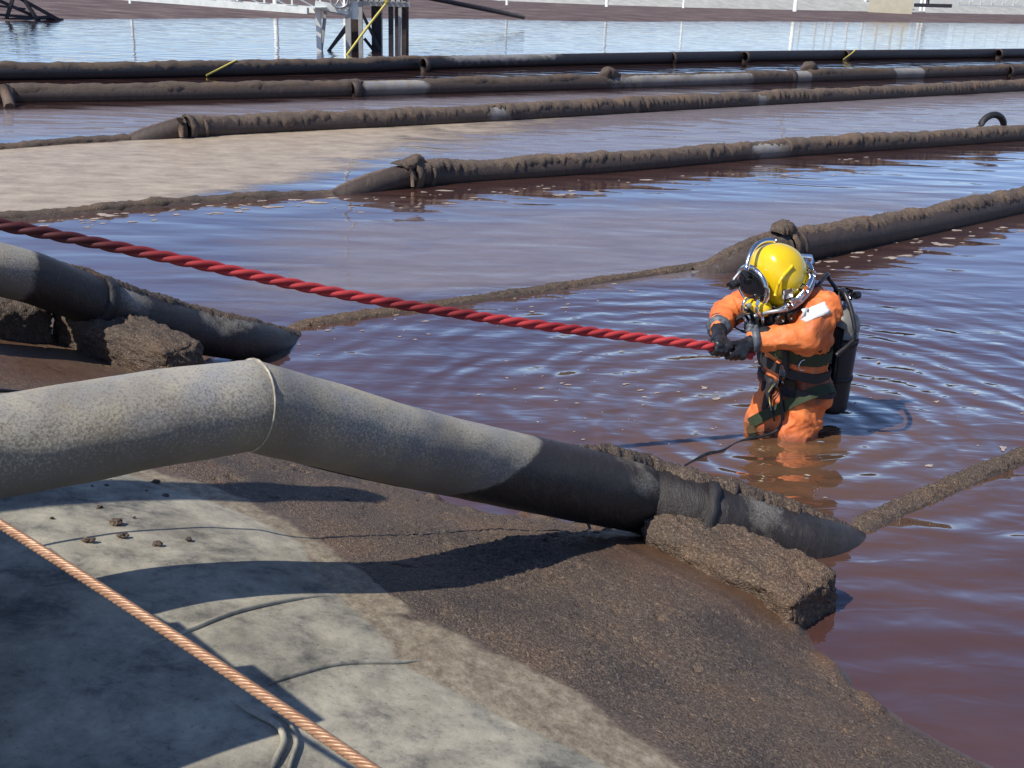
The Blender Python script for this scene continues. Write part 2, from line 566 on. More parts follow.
# ------------------------------------------------------------------ the bank
NW = Vector((0.69, 0.724, 0)); TW = Vector((0.724, -0.69, 0))   # towards the water, along the shore
SLOPE = 0.33
_sh = [(-40, 3.6), (-12, 3.6), (-8, 3.5), (-5.95, 3.40), (-5.0, 3.3), (-3.7, 3.0), (-3.41, 3.10), (-3.13, 3.24), (-2.8, 3.46), (-2.4, 3.72), (-1.85, 3.66),
       (-1.53, 3.30), (-1.36, 3.24), (-1.1, 3.17), (-0.85, 3.15), (0, 3.16), (3, 3.16), (60, 3.2)]
SU = np.array([a for a, b in _sh]); SW = np.array([b for a, b in _sh])
def bankz(x, y):
    u = x * TW.x + y * TW.y
    ww = x * NW.x + y * NW.y
    d = 3.25 + (np.interp(u, SU, SW) - 3.25) * np.exp(-np.maximum(0, 3.15 - ww) / 0.45) - ww
    z = SLOPE * d - 0.015 * np.sin(math.pi * np.clip(d / 1.45, 0, 1)) ** 2 * np.exp(-((u + 2.6) / 2.4) ** 2)
    crest = 0.80
    z = np.where(z > 0.5, 0.5 + (crest - 0.5) * (1 - np.exp(-(z - 0.5) / (crest - 0.5))), z)
    return np.maximum(z, -0.9)
def onbank(px, py, lift=0.0):
    d = ray(px, py)
    t = 0.5
    while t < 40:
        p = CAM + d * t
        if p.z <= float(bankz(p.x, p.y)): break
        t += 0.01
    p = CAM + d * t
    return Vector((p.x, p.y, float(bankz(p.x, p.y)) + lift))

def uwcurve(pix):
    r = []
    for a, b in pix:
        p = onbank(a, b)
        r.append((p.x * TW.x + p.y * TW.y, p.x * NW.x + p.y * NW.y))
    r.sort()
    r = [(-9.0, 0.9), (-5.2, 1.0), (-4.6, 1.3)] + [q for q in r if q[0] > -4.4]
    return np.array([a for a, b in r]), np.array([b for a, b in r])
LU, LW = uwcurve([(135, 476), (230, 512), (300, 545), (318, 580), (345, 602), (400, 660), (500, 720), (600, 768)])
MU, MW = uwcurve([(150, 468), (250, 500), (330, 545), (375, 580), (420, 618), (520, 662), (620, 715), (700, 768)])

def nonuni(segs):
    out = []
    for a, b, s in segs:
        out += list(np.arange(a, b, s))
    out.append(segs[-1][1])
    return np.array(out)

def sheet(name, us, ws, zf, m, attrf=None, parent=None):
    U, W = np.meshgrid(us, ws, indexing='ij')
    X = U * TW.x + W * NW.x
    Y = U * TW.y + W * NW.y
    Z, attrs = zf(X, Y, U, W)
    nu, nw = len(us), len(ws)
    co = np.stack([X, Y, Z], -1).reshape(-1, 3)
    idx = np.arange(nu * nw).reshape(nu, nw)
    q = np.stack([idx[:-1, :-1], idx[1:, :-1], idx[1:, 1:], idx[:-1, 1:]], -1).reshape(-1, 4)
    me = bpy.data.meshes.new(name)
    me.vertices.add(len(co)); me.vertices.foreach_set('co', co.astype(np.float32).ravel())
    me.loops.add(q.size); me.loops.foreach_set('vertex_index', q.astype(np.int32).ravel())
    me.polygons.add(len(q)); me.polygons.foreach_set('loop_start', np.arange(0, q.size, 4, dtype=np.int32))
    me.update(); me.validate()
    for k, arr in attrs.items():
        a = me.attributes.new(k, 'FLOAT', 'POINT')
        a.data.foreach_set('value', arr.astype(np.float32).ravel())
    return link(name, me, m, parent)

# value noise in numpy
def vnoise(X, Y, sc, seed=0):
    rs = np.random.RandomState(seed)
    T = rs.rand(256, 256)
    x = X * sc + 1000; y = Y * sc + 1000
    xi = np.floor(x).astype(int); yi = np.floor(y).astype(int)
    fx = x - xi; fy = y - yi
    fx = fx * fx * (3 - 2 * fx); fy = fy * fy * (3 - 2 * fy)
    a = T[xi % 256, yi % 256]; b = T[(xi + 1) % 256, yi % 256]
    c = T[xi % 256, (yi + 1) % 256]; d = T[(xi + 1) % 256, (yi + 1) % 256]
    return (a * (1 - fx) + b * fx) * (1 - fy) + (c * (1 - fx) + d * fx) * fy

def liner_z(X, Y, U, W):
    z = bankz(X, Y)
    z = z - 0.07 * np.clip((W - 2.3) / 0.4, 0, 1)
    z = z + 0.012 * (vnoise(X, Y, 2.5, 1) - 0.5) + 0.006 * (vnoise(X, Y, 7, 2) - 0.5)
    edge = np.interp(U, LU, LW) + 0.05 * (vnoise(X, Y, 4, 3) - 0.5) + 0.012 * (vnoise(X, Y, 30, 4) - .5)
    tan = np.clip((W - edge) / 0.012, 0, 1)
    mud = np.clip((W - np.interp(U, MU, MW) + 0.06 + 0.12 * (vnoise(X, Y, 6, 31) - .5) + .05 * (vnoise(X, Y, 35, 32) - .5)) / 0.045, 0, 1)
    return z, {'tan': tan, 'mud': mud}
o = sheet('pond_bank', nonuni([(-60, -8, 2.0), (-8, -4.2, 0.04), (-4.2, 0.6, 0.014), (0.6, 4, 0.3), (4, 60, 4)]),
          nonuni([(-40, -1, 3.0), (-1, 0.9, 0.1), (0.9, 2.3, 0.012), (2.3, 3.9, 0.04), (3.9, 7.0, 0.3)]), liner_z, LINER)
tag(o, 'pale grey lined bank of the pond with a tan tide band', kind='structure')

def sludge_z(X, Y, U, W):
    base = bankz(X, Y)
    edge = np.interp(U, MU, MW) + 0.08 * (vnoise(X, Y, 4, 5) - 0.5) + 0.02 * (vnoise(X, Y, 30, 6) - .5)
    d = W - edge
    th = np.where(d < 0, d * 0.25, 0.035 * (1 - np.exp(-d / 0.25)))
    shore = np.interp(U, SU, SW) - W
    patch = np.clip((vnoise(X, Y, 3.2, 21) - .3) * 2.2, 0.25, 1)
    g = ((vnoise(X, Y, 60, 7) - 0.5) * 0.009 + (vnoise(X, Y, 105, 8) - 0.5) * 0.009) * patch + (vnoise(X, Y, 6, 9) - 0.5) * 0.014 - 0.02 * np.clip(vnoise(X, Y, 26, 30) - .86, 0, 1) / .14
    wet = np.clip(1 - np.abs(shore - 0.02) / 0.10, 0, 1) * 0.9
    # smooth damp hollow beside the ballast blocks
    for cx, cy, r in ((0.62, 4.02, 0.34), (0.95, 3.75, 0.26), (-2.75, 5.3, 0.5), (-2.3, 5.0, 0.5)):
        wet = np.maximum(wet, 0.85 * np.exp(-((X - cx) ** 2 + (Y - cy) ** 2) / r ** 2))
    amp = np.clip(d / 0.12, 0, 1) * (1 - 0.75 * wet)
    # lumps at the water's edge
    lump = np.clip(1 - np.abs(shore - 0.03) / 0.16, 0, 1) * np.maximum(0, vnoise(X, Y, 12, 10) - 0.5) * 0.11
    lump = lump * (U < -1.2)
    z = base + th + g * amp + lump - 0.045 * np.clip((W - 3.2 + 0.35) / 0.35, 0, 1)
    return z, {'wet': wet}
o = sheet('sludge', nonuni([(-14, -7.2, 0.08), (-7.2, -3.9, 0.02), (-3.9, 0.0, 0.0095), (0.0, 1.5, 0.05)]),
          nonuni([(0.85, 1.55, 0.04), (1.55, 3.75, 0.0105), (3.75, 5.2, 0.06)]), sludge_z, MUD)
tag(o, 'brown crusted sludge covering the lower bank', kind='structure')

# ------------------------------------------------------------------ water
def flat(name, pts, z, m, kind=None):
    return mesh(name, [(p[0], p[1], z) for p in pts], [tuple(range(len(pts)))], m, None, False)
o = flat('pond_water', [(-160, -60), (200, -60), (200, 260), (-160, 260)], 0.0, WATER)
tag(o, 'reddish brown pond water with ripples', kind='structure')

def scum(name, quad, nx, ny, z, m, cov):
    a, b, c, d = [at(*p) for p in quad]
    V, Fc, A = [], [], []
    for i in range(nx + 1):
        for j in range(ny + 1):
            s, t = i / nx, j / ny
            p = a.lerp(b, s).lerp(d.lerp(c, s), t)
            V.append((p.x, p.y, z)); A.append(cov(s, t, p))
    for i in range(nx):
        for j in range(ny):
            k = i * (ny + 1) + j
            Fc.append((k, k + ny + 1, k + ny + 2, k + 1))
    o = mesh(name, V, Fc, m, None, False, {'cover': A})
    return tag(o, name.replace('_', ' ') + ' floating on the pond', name.split('_')[0], kind='stuff')
def sm(x, a, b):
    x = min(1, max(0, (x - a) / (b - a)))
    return x * x * (3 - 2 * x)
scum('foam_scum', [(-60, 224), (340, 190), (760, 104), (-60, 150)], 40, 14, 0.004, FOAM,
     lambda s, t, p: 0.85 * (1 - sm(s, 0.10, 1.0)) * sm(1 - t, 0, .1) * (.4 + .6 * sm(t, 0, .12)) + 0.02)
scum('milky_scum', [(130, 335), (740, 292), (1150, 165), (120, 205)], 40, 20, 0.0035, MILK,
     lambda s, t, p: 0.55 * sm(s, 0, .25) * sm(1 - s, 0, .3) * sm(t, 0, .2) * sm(1 - t, 0, .5))
scum('pale_scum', [(400, 185), (1060, 135), (1060, 85), (380, 118)], 30, 10, 0.003, MILK,
     lambda s, t, p: 0.7 * sm(s, 0, .1) * sm(t, 0, .3) * sm(1 - t, 0, .3))
scum('grey_scum', [(-40, 148), (120, 140), (900, 82), (-40, 108)], 30, 10, 0.003, MILK,
     lambda s, t, p: 0.6 * sm(t, 0, .3) * sm(1 - t, 0, .3) * sm(1 - s, 0, .3))

# small flecks of foam, along the pipes and round the diver
def flecks(name, spots, label):
    V, Fc = [], []
    for x, y, r, an, zf in spots:
        k0 = len(V)
        r *= random.choice((.35, .5, .6, .8, 1.25))
        x += rnd(-.05, .05); an += rnd(-.4, .4)
        n = 9
        ph = rnd(0, 6)
        for k in range(n):
            a = 2 * math.pi * k / n
            rr = r * rnd(0.4, 1.3)
            dx, dy = math.cos(a) * rr * 1.7, math.sin(a) * rr * 0.8
            V.append((x + dx * math.cos(an) - dy * math.sin(an), y + dx * math.sin(an) + dy * math.cos(an), 0.003))
        V.append((x, y, 0.006 + r * 0.08))
        for k in range(n):
            Fc.append((k0 + k, k0 + (k + 1) % n, k0 + n))
    o = mesh(name, V, Fc, FLECK, None, True)
    return tag(o, label, 'foam', kind='stuff')

# ------------------------------------------------------------------ pipelines
GROUP = 'discharge pipelines lying across the pond'
def pipe_body(name, pts, r, m, parent, stain, step=0.05, seg=28, cap=True):
    ps = resample([Vector(p) for p in pts], step) if step else pts
    V, Fc, info = tube_data(ps, lambda i: r(ps[i]) if callable(r) else r, seg, cap,
                            lambda i, a, p: 0.003 * fbm((p.x + math.cos(a) * .2, p.y, p.z + math.sin(a) * .2), 6, 2))
    low = [0.5 - 0.5 * math.sin(a) for i, a in info]
    st = [stain(ps[i], a) for i, a in info]
    return mesh(name, V, Fc, m, parent, True, {'low': low, 'stain': st}), ps

def crust(name, pts, r, parent, cover, m=CRUST, thick=0.022, step=0.02, half=1.15, lean=0.0, tri=18, dripamp=0.35):
    """lumpy layer of sludge sitting on the crown of a pipe, ragged along both edges"""
    ps = resample([Vector(p) for p in pts], step)
    fr = frames(ps)
    V, Fc = [], []
    for i, (p, d, s, u) in enumerate(fr):
        c = cover(p, i / (len(fr) - 1)) * (1 + 0.35 * fbm((p.x, p.y, 21), 1.1, 2))
        tv = max(.3, 0.9 + 1.1 * fbm((p.x, p.y, 33), 1.6, 3))
        rr = r(p) if callable(r) else r
        e1 = half * c * (1 + dripamp * fbm((p.x, p.y, 3), 14, 3)) + 0.12 * fbm((p.x, p.y, 8), 50, 2)
        e2 = half * c * (1 + dripamp * fbm((p.x, p.y, 9), 14, 3)) + 0.12 * fbm((p.x, p.y, 5), 50, 2)
        for k in range(tri + 1):
            f = k / tri * 2 - 1
            a = lean + (f * max(0.02, e1) if f > 0 else f * max(0.02, e2))
            prof = (1 - abs(f) ** 4)
            q = Vector((p.x * 1.0 + s.x * a * rr, p.y + s.y * a * rr, a * 0.3))
            g = fbm(q, 34, 3) * 0.012 + fbm(q, 90, 2) * 0.007
            q2 = rr - 0.006 + (thick * tv * min(1, c * 1.3) + g) * prof * (0.3 if c < 0.05 else 1) + 0.006 * prof
            V.append(p + s * (math.sin(a) * q2) + u * (math.cos(a) * q2))
    n = tri + 1
    for i in range(len(fr) - 1):
        for k in range(tri):
            Fc.append((i * n + k, i * n + k + 1, (i + 1) * n + k + 1, (i + 1) * n + k))
    o = mesh(name, V, Fc, m, parent, True, {'wet': [0.0] * len(V)})
    o['kind'] = 'stuff'
    return o

def ring(name, p, d, r, wd, m, parent, lumpy=0.0, seg=28):
    d = d.normalized()
    pts = [p - d * wd / 2, p - d * wd * 0.42, p, p + d * wd * 0.42, p + d * wd / 2]
    rs = [r - 0.03, r - .002, r, r - .002, r - 0.03]
    fr0 = frames(pts)
    V, Fc, info = tube_data(pts, lambda i: rs[i], seg, True, (lambda i, a, q: lumpy * fbm((q.x + math.cos(a), q.y, q.z + math.sin(a)), 7, 3)) if lumpy else None)
    return mesh(name, V, Fc, m, parent, True, {'low': [0.5 - 0.5 * math.sin(a) for _, a in info], 'stain': [0.8] * len(V), 'wet': [0.0] * len(V)})

R0 = 0.135
# ---- the near pipe
E = dep(250, 405, 3.23)
P1 = [dep(-420, 500, 2.28), dep(-200, 470, 2.5), dep(0, 446, 2.83), dep(150, 420, 3.05), E, dep(400, 445, 3.71), dep(530, 474, 4.24), dep(640, 497, 4.74)]
dirA = (P1[-1] - P1[-2]).normalized()
P1 += [dep(700, 515, 4.72), dep(757, 532, 4.80), dep(812, 547, 4.87), at(868, 530) + Vector((0, 0, -.14))]
far0 = Vector((2.71, 5.34, 0)) - Vector((1.65, 4.47, 0)); far0.normalize()
E1 = Vector((1.65, 4.47, 0))
P1b = [P1[-1], E1 + far0 * 0.0 + Vector((-.03, .02, -0.085)), E1 + far0 * 0.25 + Vector((-.03, .03, -0.085)), E1 + far0 * 0.9 + Vector((-.02, .03, -0.082)), E1 + far0 * 2.2 + Vector((0, 0, -0.08)), E1 + far0 * 9 + Vector((0, 0, -0.08))]
t1 = thing('pipeline', P1[2], 'thick speckled grey pipe bent over the near bank and blackened where it enters the water', 'pipeline', GROUP)
upa = catmull([P1[0], P1[1], P1[2], P1[3], E], 8)
upb = catmull([E, dep(330, 426, 3.47), P1[5], P1[6], P1[7]], 8)
up_pts = resample(upa, .03)
if (up_pts[-1] - E).length < .012: up_pts.pop()
up_pts = [q_ for q_ in up_pts if (q_ - E).length > .012] + [E] + resample(upb, .03)[1:]
nl = Vector((1.2, 3.55, 0))
def st1(p, a):
    # dark tar coat begins beyond the middle of the sloping length, on a slanting edge, with a cleaner patch further on
    x = p.x + 0.12 * math.cos(a) * 0 + 0.14 * math.sin(a) * -1
    k = sm(x, -0.13, -0.05)
    clean = math.exp(-((p.x - 0.45) / 0.14) ** 2) * (0.45 + .5 * math.sin(a)) + 0.65 * math.exp(-((p.x - 1.02) / 0.16) ** 2) * max(0, .3 + math.sin(a + .6))
    return max(0, k - 0.62 * max(0, clean))
RR = lambda p: R0 + 0.020 * sm(p.x, -0.6, 0.7)
pipe_body('sloping_pipe', up_pts, RR, PIPE1, t1, st1, None, 40)
rt_pts = upb
dj = (upa[-1] - upa[-3]).normalized() + (upb[2] - upb[0]).normalized()
ring('weld_seam', E, dj, R0 + 0.0045, 0.006, simple('pale_weld', [(0.16, 0.13, 0.10), (0.55, 0.52, 0.40)], 18), t1)
end_pts = catmull(P1[7:], 8)
pipe_body('submerging_pipe', end_pts, lambda p: (R0 + 0.02) * (1.0 - 0.25 * sm(p.x, 1.25, 1.65)), PIPE1, t1,
          lambda p, a: max(0, 0.95 - 0.42 * math.exp(-((p.x - 1.0) / 0.2) ** 2) * max(0, math.sin(a + .5))), 0.03)
sub_pts = catmull(P1b, 8)
pipe_body('submerged_pipe', sub_pts, 0.105, PIPE2, t1, lambda p, a: 1.0, 0.1)
fl = Vector(dep(706, 508, 4.86))
ring('flange', P1[8], P1[9] - P1[7], R0 + 0.034, 0.05, BLACKPIPE, t1, 0.012)
full1 = [q_ for q_ in rt_pts + end_pts[1:] if q_.x > 0.16]
crust('sludge_crust', full1, lambda p: (R0 + 0.02) * (1.0 - 0.25 * sm(p.x, 1.25, 1.65)), t1, lambda p, s: sm(p.x, 0.22, 0.5) * (1.0 - 0.5 * sm(p.x, 1.35, 1.55)), lean=-0.42, half=0.62, thick=0.026, step=0.012)
crust('sludge_crust', sub_pts[2:], 0.105, t1, lambda p, s: 0.75, half=0.85, thick=0.010, step=0.018)
# cable tied along the underside of the near pipe, hanging free further up
cab = [onbank(a_, b_) - trav * T_ for a_, b_, T_ in ((592, 521, .02), (578, 529, .10), (500, 536, .28), (400, 541, .48), (300, 538, .70), (250, 531, .74), (150, 529, .74), (100, 534, .66), (40, 546, .55), (0, 556, .5))]
tube('cable', catmull(cab, 8), 0.006, RUBBER, t1, 6)

# ---- the second pipe
P2 = [dep(-420, 345, 4.5), dep(-180, 283, 4.95), dep(-40, 266, 5.42), dep(25, 276, 5.65), dep(85, 298, 5.95), dep(150, 319, 6.3), dep(200, 332, 6.6), dep(245, 340, 6.85), at(292, 333) + Vector((0, 0, -.14))]
dA = (at(700, 268) - at(290, 328)).normalized()
A0 = at(290, 328)
P2b = [P2[-1], A0 + dA * .12 + Vector((0, .03, -.09)), A0 + dA * 1.0 + Vector((0, 0.03, -0.083)), A0 + dA * 3.4 + Vector((0, .03, -0.08)), A0 + dA * 4.35 + Vector((0, .03, -0.07))]
t2 = thing('pipeline', (P2[2].x, P2[2].y, 0), 'second pipe from the camera, dipping underwater at left and rising behind the diver', 'pipeline', GROUP)
p2c = catmull(P2, 8)
def st2(p, a):
    return max(0, 1.0 - 1.2 * sm(-p.x, 2.48, 2.58) - 0.5 * math.exp(-((p.x + 2.2) / 0.09) ** 2) * max(0, .3 + math.sin(a + .8)) - 0.40 * sm(p.x, -2.05, -1.9) * (1 - sm(p.x, -1.75, -1.55)) * max(0, .2 + math.sin(a + .6)))
pipe_body('sloping_pipe', p2c, R0, PIPE1, t2, st2, 0.04)
crust('sludge_crust', p2c, R0, t2, lambda p, s: sm(p.x, -2.5, -2.2) * (1 - sm(p.x, -1.5, -1.3) * .7), lean=-0.3, half=0.75, thick=0.022, step=0.016)
ring('flange', P2[4].lerp(P2[5], .2), P2[5] - P2[4], R0 + 0.014, 0.07, BLACKPIPE, t2, 0.012)
p2s = catmull(P2b, 8)
pipe_body('submerged_pipe', p2s, 0.108, PIPE2, t2, lambda p, a: 1.0, 0.1)
crust('sludge_crust', p2s[2:], 0.108, t2, lambda p, s: 0.8, half=0.9, thick=0.012, step=0.022)
def riser_pipe(t, px_start, px_knee, px_end, R, knee_z=0.12, pale=(), crusted=1.0, sst=1.0, zc=0.07, extend=1.35, flange=True, mid=None, body='floating_pipe', m=PIPE2, half=1.15):
    """rises out of the water at px_start, knees at px_knee, then floats to px_end and on"""
    s0 = at(*px_start); s0.z = -R * 0.9
    k = at(px_knee[0], px_knee[1], 0.0); k.z = knee_z
    e = at(*px_end); e.z = zc
    far = k + (e - k) * extend
    far.z = zc
    ramp_pts = [s0, s0.lerp(k, 0.35) + Vector((0, 0, .02)), s0.lerp(k, .75) + Vector((0, 0, .03)), k]
    pts = [k, k.lerp(e, 0.06)] + ([Vector(q) for q in mid] if mid else []) + [k.lerp(e, 0.5) + Vector((0, 0, (zc - (knee_z + zc) / 2))), e, far]
    rp = catmull(ramp_pts, 6); bp = catmull(pts, 10)
    return rp, bp
rp, bp = riser_pipe(t2, (700, 272), (782, 262), (1024, 208), R0)
def stp(p, a, pale):
    v = 0.92
    for cx, wd, amt in pale:
        v -= amt * math.exp(-((p.x - cx) / wd) ** 2)
    return max(0, v)
RA = 0.15
pipe_body('rising_pipe', [rp[0] - (rp[1] - rp[0]) * 2] + rp, lambda p: RA * 0.95, PIPE2, t2, lambda p, a: 0.62, 0.06)
pipe_body('floating_pipe', bp, RA, PIPE2, t2, lambda p, a: 1.0, 0.08)
k2 = rp[-1]
ring('flange', k2 + (bp[1] - bp[0]) * 0.2, bp[3] - bp[0], RA + 0.028, 0.06, CRUST, t2, 0.02)
ring('flange', k2 + (bp[3] - bp[0]).normalized() * 0.13, bp[3] - bp[0], RA + 0.016, 0.03, PIPE2, t2, 0.01)
crust('sludge_crust', rp, RA * .95, t2, lambda p, s: 0.45 + .4 * s, half=1.0, lean=-0.5, thick=0.03, step=0.02)
crust('sludge_crust', bp, RA, t2, lambda p, s: 0.8, half=1.0, lean=0.0, thick=0.03, step=0.022, m=CRUST_FAR, dripamp=.6)
crust('sludge_lump', [k2 + Vector((-.16, -.1, 0.0)), k2, k2 + Vector((.1, .07, 0))], RA + 0.03, t2, lambda p, s: math.sin(s * math.pi) * .8 + .05, half=0.8, thick=0.07, step=0.014)

# ---- third pipe (ring on its far end)
def simple_pipeline(label, thin, rise, knee, ends, R, pale, t_extra=None, crust_m=None, thinpts=None, cov=0.85):
    a = at(*thin[0]); b = at(*rise)
    crust_m = crust_m or CRUST_FAR
    t = thing('pipeline', (b.x, b.y, 0), label, 'pipeline', GROUP)
    s0 = b.copy(); s0.z = -R * 0.75
    tp = [at(*q) for q in thin]
    for q in tp: q.z = -R + 0.045
    sub = catmull(tp + [s0], 4)
    pipe_body('submerged_pipe', sub, R, PIPE2, t, lambda p, a: 1.0, 0.2, 16)
    crust('sludge_crust', sub, R, t, lambda p, s: 0.7, half=0.9, thick=0.03, step=0.045, tri=10)
    k = at(*knee); k.z = 0.11
    rp = catmull([s0, s0.lerp(k, .3) + Vector((0, 0, .03)), s0.lerp(k, .8) + Vector((0, 0, .03)), k], 5)
    pipe_body('rising_pipe', rp, R * 0.93, PIPE2, t, lambda p, a: 0.80, 0.08, 20)
    crust('sludge_crust', rp, R * 0.93, t, lambda p, s: 0.5, half=0.8, lean=-.5, thick=0.02, step=0.03, tri=10, m=crust_m)
    ep = [at(*q) for q in ends]
    for q in ep: q.z = 0.075
    bp = catmull([k] + ep, 6)
    pipe_body('floating_pipe', bp, R, PIPE2, t, lambda p, a: stp(p, a, pale), 0.12, 20)
    crust('sludge_crust', bp, R, t, lambda p, s: cov * (0.55 + .45 * (1 if stp(p, 0, pale) > .5 else 0)), half=1.25, thick=0.03, step=0.035, tri=12, m=crust_m, dripamp=0.7)
    ring('flange', k + (bp[1] - bp[0]).normalized() * 0.05, bp[1] - bp[0], R + 0.035, 0.09, CRUST, t, 0.02, 20)
    ring('flange', k + (bp[1] - bp[0]).normalized() * 0.25, bp[1] - bp[0], R + 0.02, 0.05, CRUST, t, 0.02, 20)
    return t, k, bp
def pxx(x, y): return at(x, y).x
t3, k3, b3 = simple_pipeline('third pipe, mud capped flange at left and a hose loop at its right end',
    [(-260, 238), (-60, 224), (90, 212), (200, 202)], (332, 194), (410, 186), [(470, 180), (620, 170), (765, 157), (900, 148), (1024, 139), (1200, 124)], 0.14,
    [(pxx(765, 157), 0.35, 0.8)])
crust('sludge_lump', [k3 + Vector((-.2, -.13, 0)), k3, k3 + Vector((.16, .1, 0))], 0.16, t3, lambda p, s: math.sin(s * math.pi) * .8 + .05, half=0.9, thick=0.10, step=0.02)
drip = k3 + Vector((0.04, -0.19, 0.02))
tube('sludge_drip', [drip + Vector((-.02, .05, 0.12)), drip + Vector((0, 0, .04)), drip + Vector((0.01, -.01, -.1))], lambda i: (0.03, 0.025, 0.02)[i], CRUST_FAR, t3, 7)
c = at(991, 138); c.z = 0.12
hp = [c + Vector((math.cos(a) * 0.27 - 0.02, math.cos(a) * 0.15, 0.26 * math.sin(a))) for a in np.linspace(-0.15, math.pi + .15, 18)]
tube('hose_loop', hp, 0.055, BLACKPIPE, t3, 12, attrs={'stain': [1.0] * (12 * len(hp))})
t4, k4, b4 = simple_pipeline('fourth pipe, shaggy with sludge from its blunt left end right across the pond',
    [(-200, 165), (-40, 152), (60, 144)], (128, 139), (186, 137), [(260, 132), (480, 121), (700, 108), (900, 97), (1024, 90), (1200, 78)], 0.165,
    [(pxx(495, 120), 0.25, 0.6), (pxx(755, 104), .2, .6)], cov=1.0)
drip = k4 + Vector((0.0, -0.22, 0.02))
tube('sludge_drip', [drip + Vector((-.02, .06, 0.14)), drip + Vector((0, 0, .04)), drip + Vector((0.01, -.01, -.1))], lambda i: (0.05, 0.045, 0.03)[i], CRUST_FAR, t4, 7)

def straight_pipeline(label, pix, R, z, m, st, crusty=None, thick=.03):
    pp = [at(*q) for q in pix]
    for q in pp: q.z = z
    t = thing('pipeline', (pp[1].x, pp[1].y, 0), label, 'pipeline', GROUP)
    bp = catmull(pp, 8)
    pipe_body('floating_pipe', bp, R, m, t, st, 0.2, 18)
    if crusty:
        crust('sludge_crust', bp, R, t, crusty, half=1.2, thick=thick, step=0.07, tri=8)
    return t, bp
D0, D1, D2, D3 = pxx(355, 95), pxx(415, 92), pxx(640, 84), pxx(880, 76)
def st5(p, a):
    x = p.x
    pale = sm(x, D0, D0 + .2) * (1 - sm(x, D1, D1 + .4)) + 0.7 * sm(x, pxx(560, 88), D2) * (1 - sm(x, pxx(740, 82), pxx(750, 82))) + sm(x, pxx(878, 76), pxx(884, 76)) * (1 - sm(x, pxx(905, 75), pxx(912, 75)))
    pale += sm(x, pxx(780, 80), pxx(785, 80)) * (1 - sm(x, pxx(800, 80), pxx(806, 80)))
    return 0.95 - 0.95 * min(1, pale)
t5, b5 = straight_pipeline('fifth pipe, mud brown at left with a bare cream length beginning near the pontoon', [(-300, 107), (0, 102), (200, 99), (400, 94), (640, 87), (850, 80), (1024, 74), (1300, 64)], 0.17, 0.10, PIPE2, st5,
    lambda p, s: 0.15 + 0.8 * st5(p, 0))
def lump_on(t, px, py, R, sz):
    p = at(px, py); p.z = 0.12
    d = (b5[-1] - b5[0]).normalized()
    crust('sludge_lump', [p - d * sz, p, p + d * sz], R, t, lambda q, s: math.sin(s * math.pi) * .8 + .05, half=0.9, thick=sz * .45, step=0.05, tri=8)
lump_on(t5, 608, 88, 0.17, 0.35); lump_on(t5, 808, 81, 0.17, 0.35)
for px, py in ((8, 102), (10, 102), (355, 96), (790, 82), (898, 78), (1008, 75)):
    p = at(px, py); p.z = .1
    ring('flange', p, b5[-1] - b5[0], 0.195, 0.16, PIPE2, t5, 0.015, 16)
tube('sludge_drip', [at(9, 104) + Vector((0, -.1, .28)), at(9, 106) + Vector((0, 0, .1)), at(10, 108)], 0.09, CRUST_FAR, t5, 7)
E0 = pxx(420, 70)
def st6(p, a):
    x = p.x
    pale = sm(x, E0, E0 + 1) * (1 - sm(x, pxx(520, 66), pxx(600, 64))) * (0.6 + .5 * math.sin(a))
    return 1.0 - 0.8 * max(0, min(1, pale))
t6, b6 = straight_pipeline('farthest pipe, running past the white pontoon and turning bare black towards the right', [(-300, 86), (0, 80), (180, 77), (330, 73), (500, 67), (760, 61), (1024, 57), (1300, 52)], 0.17, 0.14, BLACKPIPE, st6,
    lambda p, s: 0.95 * (1 - sm(p.x, pxx(380, 72), pxx(470, 70))) + 0.02, .03)
for px, py in ((425, 71), (672, 63), (745, 62), (845, 60), (998, 58)):
    p = at(px, py); p.z = .14
    ring('clamp', p, b6[-1] - b6[0], 0.188, 0.12, PIPE2, t6, 0.01, 16)
for px, py in ((225, 76), (848, 60)):
    p = at(px, py); p.z = .14
    d = (b6[-1] - b6[0]).normalized()
    tube('yellow_tie', [p + d * 0.3 + Vector((0, -.05, .20)), p + d * .05 + Vector((0, -.2, .08)), p - d * 0.35 + Vector((0, -.26, -.1))], 0.02, YELLOWROPE, t6, 6)

